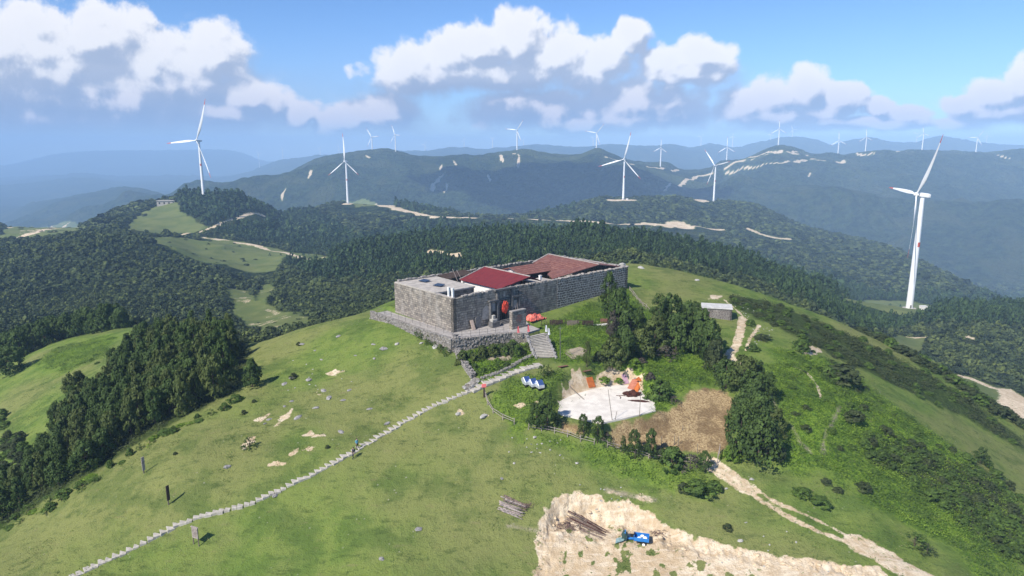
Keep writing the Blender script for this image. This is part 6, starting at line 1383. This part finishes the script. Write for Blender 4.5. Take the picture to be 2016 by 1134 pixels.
# knoll scrub and garden shrubs
bushfield([(170,700),(230,690),(330,690),(320,720),(250,740),(190,720)], 10, 3, (.5, 1.0), (1.2, 2.2), ['bush'], 'low bush on the left grassy knoll', 'bushes on the left knoll')
def gardenrow(pts, n, hs, ws, mats, lb, grp, sp=.5, kd='bush'):
    P = [Vector((*atz(u, v, z), 0)) if z else Vector((*hit(u, v).to_2d(), 0)) for u, v, z in pts]
    for k_ in range(n):
        t = (k_ + .5) / n * (len(P) - 1); a = int(t); q = P[a].lerp(P[a + 1], t - a); x, y = q.x + rnd.gauss(0, sp), q.y + rnd.gauss(0, sp)
        tree_at(Vector((x, y, float(hz(x, y)) - .1)), rnd.uniform(*hs), rnd.uniform(*ws), kd, rnd.choice(mats), lb, 'bush', grp, 'garden_shrub')
gardenrow([(908,713,0),(945,704,0),(985,698,0),(1012,696,0),(1036,702,0)], 20, (1.8, 2.7), (1.4, 2.2), ['olive', 'bush', 'darkbush'], 'leafy shrub in the garden row against the front terrace wall', 'shrubs of the rear garden row')
gardenrow([(912,705,-36),(925,722,-36.6),(945,738,-37.2),(975,732,-37.2),(1000,720,-36.9)], 22, (.7, 1.2), (.9, 1.5), ['bush', 'bright', 'fir'], 'blue-green leafy plant in the front of the garden', 'plants in the front of the garden')
gardenrow([(1040,690,-36.2),(1050,705,-36.6)], 5, (.8, 1.3), (.9, 1.3), ['bush', 'olive'], 'shrub at the garden corner beside the stairs', 'shrubs at the garden corner', .3)
gardenrow([(815,664,0),(850,682,0),(885,704,0)], 13, (.8, 2.0), (.7, 1.6), ['olive', 'bush'], 'climbing plant on the left terrace retaining wall', 'plants climbing the retaining wall', .35, 'scraggly')

# ---- stuff nobody could count: leafy ground cover near by
def cover(mask, dens, hgt, size, mat, name, lb, per=9, thr=.4, ymax=200, flat=.5):
    pts = []; n = 400000
    Y_ = np.sqrt(rng.uniform(68 ** 2, ymax ** 2, n)); X_ = rng.uniform(-.9, .9, n) * Y_
    ia = np.clip(((X_ / Y_ + AMAX) / (2 * AMAX) * (NA - 1)).astype(int), 0, NA - 1); j = np.searchsorted(Ygrid, Y_) - 1
    val = mask[ia, j]; keep = (val > thr) & (rng.uniform(0, 1, n) < dens * val); X_, Y_ = X_[keep], Y_[keep]
    Z_ = hz(X_, Y_); C = np.stack([X_, Y_, Z_], 1)
    cl = .6 + .8 * vnoise(X_ / 1.7, Y_ / 1.7, 5)
    CC = np.repeat(C, per, 0) + rng.normal(0, 1, (len(C) * per, 3)) * [.42, .42, 0]; CC[:, 2] += rng.uniform(.02, 1, len(CC)) ** 1.0 * hgt * np.repeat(cl, per)
    Nn = rng.normal(0, .6, CC.shape); Nn[:, 2] = np.abs(Nn[:, 2]) + flat
    V = leaf_quads(CC, Nn, size, rng, .3).reshape(-1, 3); o = link(name, mesh_np(name, V, np.arange(len(V)).reshape(-1, 4), None, False, [MAT[mat]])); o['kind'] = 'stuff'; o['label'] = lb; print(name, len(C)); return o
lm = MK['lush'] * (1 - np.clip(MK['sand'] + MK['straw'] + MK['stone'], 0, 1))
lm[:, :JN] *= (sdP < .3) & (sdT < 0) & ~((fs > 0) & (fs < FL) & (fw > -.2) & (fw < FW + 1))
nb2 = fbm(Xf / 4, Yf / 4, 33, 3)
cover(lm * (nb2 > .0), .55, .34, .075, 'bright', 'bright_undergrowth', 'bright green knee-high leafy undergrowth')
cover(lm * (nb2 < .1), .5, .4, .075, 'bush', 'dark_undergrowth', 'deeper green leafy undergrowth')
cover(MK['scrub'] * (nb2 > -.1), .35, .5, .10, 'darkbush', 'scrub_undergrowth', 'dark low scrub between the bushes')
tm = (1 - np.clip(MK['lush'] + MK['sand'] * 2 + MK['straw'] * 2 + MK['scrub'] + MK['stone'], 0, 1)); tm[:, :JN] *= ~((fs > -4) & (fs < FL) & (fw > -9) & (fw < FW + 1)) & (sdP < 0)
tm = tm * sst(fbm(Xf / 7, Yf / 7, 34, 4), .12, .35)
cover(tm, .11, .20, .06, 'bush', 'weed_tufts', 'small dark weed tufts in the short grass', 8, .2)
tm2 = (1 - np.clip(MK['sand'] * 2 + MK['straw'] * 2 + MK['stone'], 0, 1)) * sst(fbm(Xf / 5, Yf / 5, 44, 4), .0, .3) * (Yf < 140); tm2[:, :JN] *= ~((fs > -4) & (fs < FL) & (fw > -9) & (fw < FW + 1)) & (sdP < 0)
MAT['drygrass'] = leafmat('dry_grass_blade', (.17, .17, .06), (.24, .22, .10), (.13, .15, .05), .3)
cover(tm2, .05, .16, .05, 'drygrass', 'dry_grass_tufts', 'straw coloured grass tufts in the meadow', 7, .2)
cover(np.clip(1 - np.abs(MK['sand'] - .5) * 2, 0, 1) * (Yf < 130), .3, .2, .06, 'bush', 'edge_weeds', 'weeds along the edges of bare ground', 6, .3)

# ---- the woods on the middle hills
def wood_pts(y0, y1, sp, tall):
    out = []
    gy = np.arange(y0, y1, sp)
    for y in gy:
        w = .80 * y; x = np.arange(-w, w, sp); x = x + rng.uniform(-.45, .45, len(x)) * sp; yy = y + rng.uniform(-.45, .45, len(x)) * sp; out.append(np.stack([x, yy], 1))
    P = np.concatenate(out); X_, Y_ = P.T; z = hz(X_, Y_)
    ia = np.clip(((X_ / Y_ + AMAX) / (2 * AMAX) * (NA - 1)).astype(int), 0, NA - 1); j = np.clip(np.searchsorted(Ygrid, Y_) - 1, 0, NY - 1)
    T = H / Ygrid[None, :]; run = np.maximum.accumulate(T, axis=1); vis = (z + tall) / Y_ > run[ia, np.maximum(j - 2, 0)]
    w = MK['wood'][ia, j]; fld = MK['field'][ia, j]; sd_ = MK['sand'][ia, j]
    r_ = rng.uniform(0, 1, len(X_)); keep = vis & ((w > .55) | ((fld > .4) & (r_ < .025) & (sd_ < .1))) & (sd_ < .12)
    A_ = np.maximum(MK['sand'], MK['field']); dY = np.diff(Ygrid, append=Ygrid[-1]); cs = np.concatenate([np.zeros((NA, 1)), np.cumsum(A_ * dY, 1)], 1)
    j2 = np.clip(np.searchsorted(Ygrid, Y_ + np.clip((10 if y0 >= 800 else 5.5) * Y_ / np.abs(z), 6, 130)), 0, NY); ahead = (cs[ia, j2] - cs[ia, j]) > .8
    j3 = np.clip(np.searchsorted(Ygrid, Y_ + np.clip((5 if y0 >= 800 else 2.6) * Y_ / np.abs(z), 3, 60)), 0, NY); keep &= ~(((cs[ia, j3] - cs[ia, j]) > .8) & (w > .55)); sc = np.where(ahead, .22, 1.0) * (w > .55) + (w <= .55) * .45
    return X_[keep], Y_[keep], z[keep], sc[keep]
def conif_mask(X_, Y_, Z_):
    u_, v_ = project(X_, Y_, Z_)
    m1 = inpoly([(520,505),(700,470),(820,440),(1000,445),(1300,470),(1500,510),(1720,580),(2030,580),(2030,640),(1850,640),(1700,660),(1500,560),(1240,500),(900,540),(640,560),(560,520)], u_, v_)
    m2 = inpoly([(350,370),(540,370),(700,470),(640,500),(430,462),(400,440),(350,410)], u_, v_); m3 = inpoly([(740,385),(900,400),(1130,400),(1130,425),(900,425),(760,410)], u_, v_)
    m4 = inpoly([(1690,580),(2030,580),(2030,640),(1850,640)], u_, v_); return m1 | m2 | m3 | m4
def lowtree(kind, seed, ncl, leaf, n):
    V, F = crown_mesh(kind, seed, ncl, n, leaf); return V
def forest(name, lb, X_, Y_, Z_, SC, hs, ws, kind, ncl, nl, leaf, mat):
    if not len(X_): return
    tp = [lowtree('cedar' if (kind == 'fir' and s_ in (4, 11)) else kind, s_, ncl, leaf, nl) for s_ in (1, 4, 8, 11)]; Vs = []
    sel = rng.integers(0, 4, len(X_)); TT = []
    for k_ in range(4):
        m_ = sel == k_; n = int(m_.sum())
        if not n: continue
        a = rng.uniform(0, 6.28, n); cl_ = 1 + .75 * fbm(X_[m_] / 24, Y_[m_] / 24, 55, 3) + .25 * rng.normal(0, 1, n).clip(-1.5, 1.5); h = rng.uniform(*hs, n) * SC[m_] * cl_; w = rng.uniform(*ws, n) * (.5 + .5 * cl_) * (.5 + .5 * SC[m_]); T = tp[k_]
        x = T[None, :, 0] * np.cos(a)[:, None] - T[None, :, 1] * np.sin(a)[:, None]; y = T[None, :, 0] * np.sin(a)[:, None] + T[None, :, 1] * np.cos(a)[:, None]
        Vs.append(np.stack([x * w[:, None] + X_[m_][:, None], y * w[:, None] + Y_[m_][:, None], T[None, :, 2] * h[:, None] + Z_[m_][:, None] - .3], -1).reshape(-1, 3)); TT.append(np.repeat(rng.uniform(0, 1, n), len(T)))
    V = np.concatenate(Vs); me_ = mesh_np(name, V, np.arange(len(V)).reshape(-1, 4), None, False, [MAT[mat]]); at_ = me_.attributes.new('tint', 'FLOAT', 'POINT'); at_.data.foreach_set('value', np.concatenate(TT).astype(np.float32)); o = link(name, me_); o['kind'] = 'stuff'; o['label'] = lb; print(name, len(X_), len(V) // 4)
MAT['farfir'] = leafmat('far_conifer_leaf', (.020, .044, .014), (.044, .080, .024), trans=.1, nscale=.05, tint=True)
MAT['farbroad'] = leafmat('far_broadleaf', (.026, .044, .014), (.072, .098, .030), trans=.15, nscale=.03, tint=True)
for (y0, y1, sp, tall, f1, f2, ncl, nl, ls, nm) in [(212, 430, 3.1, 6, (4.2, 6.4), (3.0, 4.3), 20, 6, .085, 'near'), (430, 800, 4.3, 6, (4.8, 7.4), (4.2, 5.8), 11, 5, .13, 'middle'), (800, 1620, 7.5, 8, (6.0, 9.5), (7.0, 9.5), 8, 4, .19, 'far')]:
    X_, Y_, Z_, SC = wood_pts(y0, y1, sp, tall); cm = conif_mask(X_, Y_, Z_); mix_ = rng.uniform(0, 1, len(X_)) < .92; c_ = cm & mix_
    forest('conifer_forest', 'dense dark conifer forest on the %s hills' % nm, X_[c_], Y_[c_], Z_[c_], SC[c_], f1, (f2[0] * .85, f2[1] * .85), 'fir', ncl, nl, ls, 'farfir')
    b_ = ~c_; forest('scrub_forest', 'dull green broadleaf forest on the %s hills' % nm, X_[b_], Y_[b_], Z_[b_], SC[b_], (f1[0] * .5, f1[1] * .62), (f2[0] * 1.05, f2[1] * 1.25), 'bush', ncl, nl, ls * 1.25, 'farbroad')

# a cumulus overhead, out of the frame, whose shadow lies on the big mountain
def overhead_cloud():
    T = hit(1085, 372, 2000); print('shadow target', T); c0 = T + SUN_V * (880 / SUN_V.z); bm = bmesh.new(); r_ = random.Random(3)
    for (dx, dy, sx, sy) in [(-250, 60, 210, 170), (-60, 10, 260, 230), (180, -20, 260, 220), (380, 20, 200, 140), (60, 180, 200, 120), (-120, -140, 160, 110), (470, -90, 120, 90)]:
        g_ = bmesh.ops.create_icosphere(bm, subdivisions=4, radius=1)
        for q in g_['verts']:
            n = 1 + .3 * mnoise.noise(q.co * 2 + Vector((dx, dy, 0))) + .14 * mnoise.noise(q.co * 5 + Vector((dy, dx, 0))); q.co = Vector((q.co.x * sx * n + dx, q.co.y * sy * n + dy, max(q.co.z, -.15) * 130 * n))
    me = bpy.data.meshes.new('cloud'); bm.to_mesh(me); bm.free(); m_ = simple('cloud_white', (.85, .86, .88), (.8, .82, .85), .01); me.materials.append(m_); me.polygons.foreach_set('use_smooth', [True] * len(me.polygons))
    o = link('cloud', me); o.location = c0; o['kind'] = 'stuff'; o['label'] = 'white cumulus cloud drifting over the mountains'
overhead_cloud()
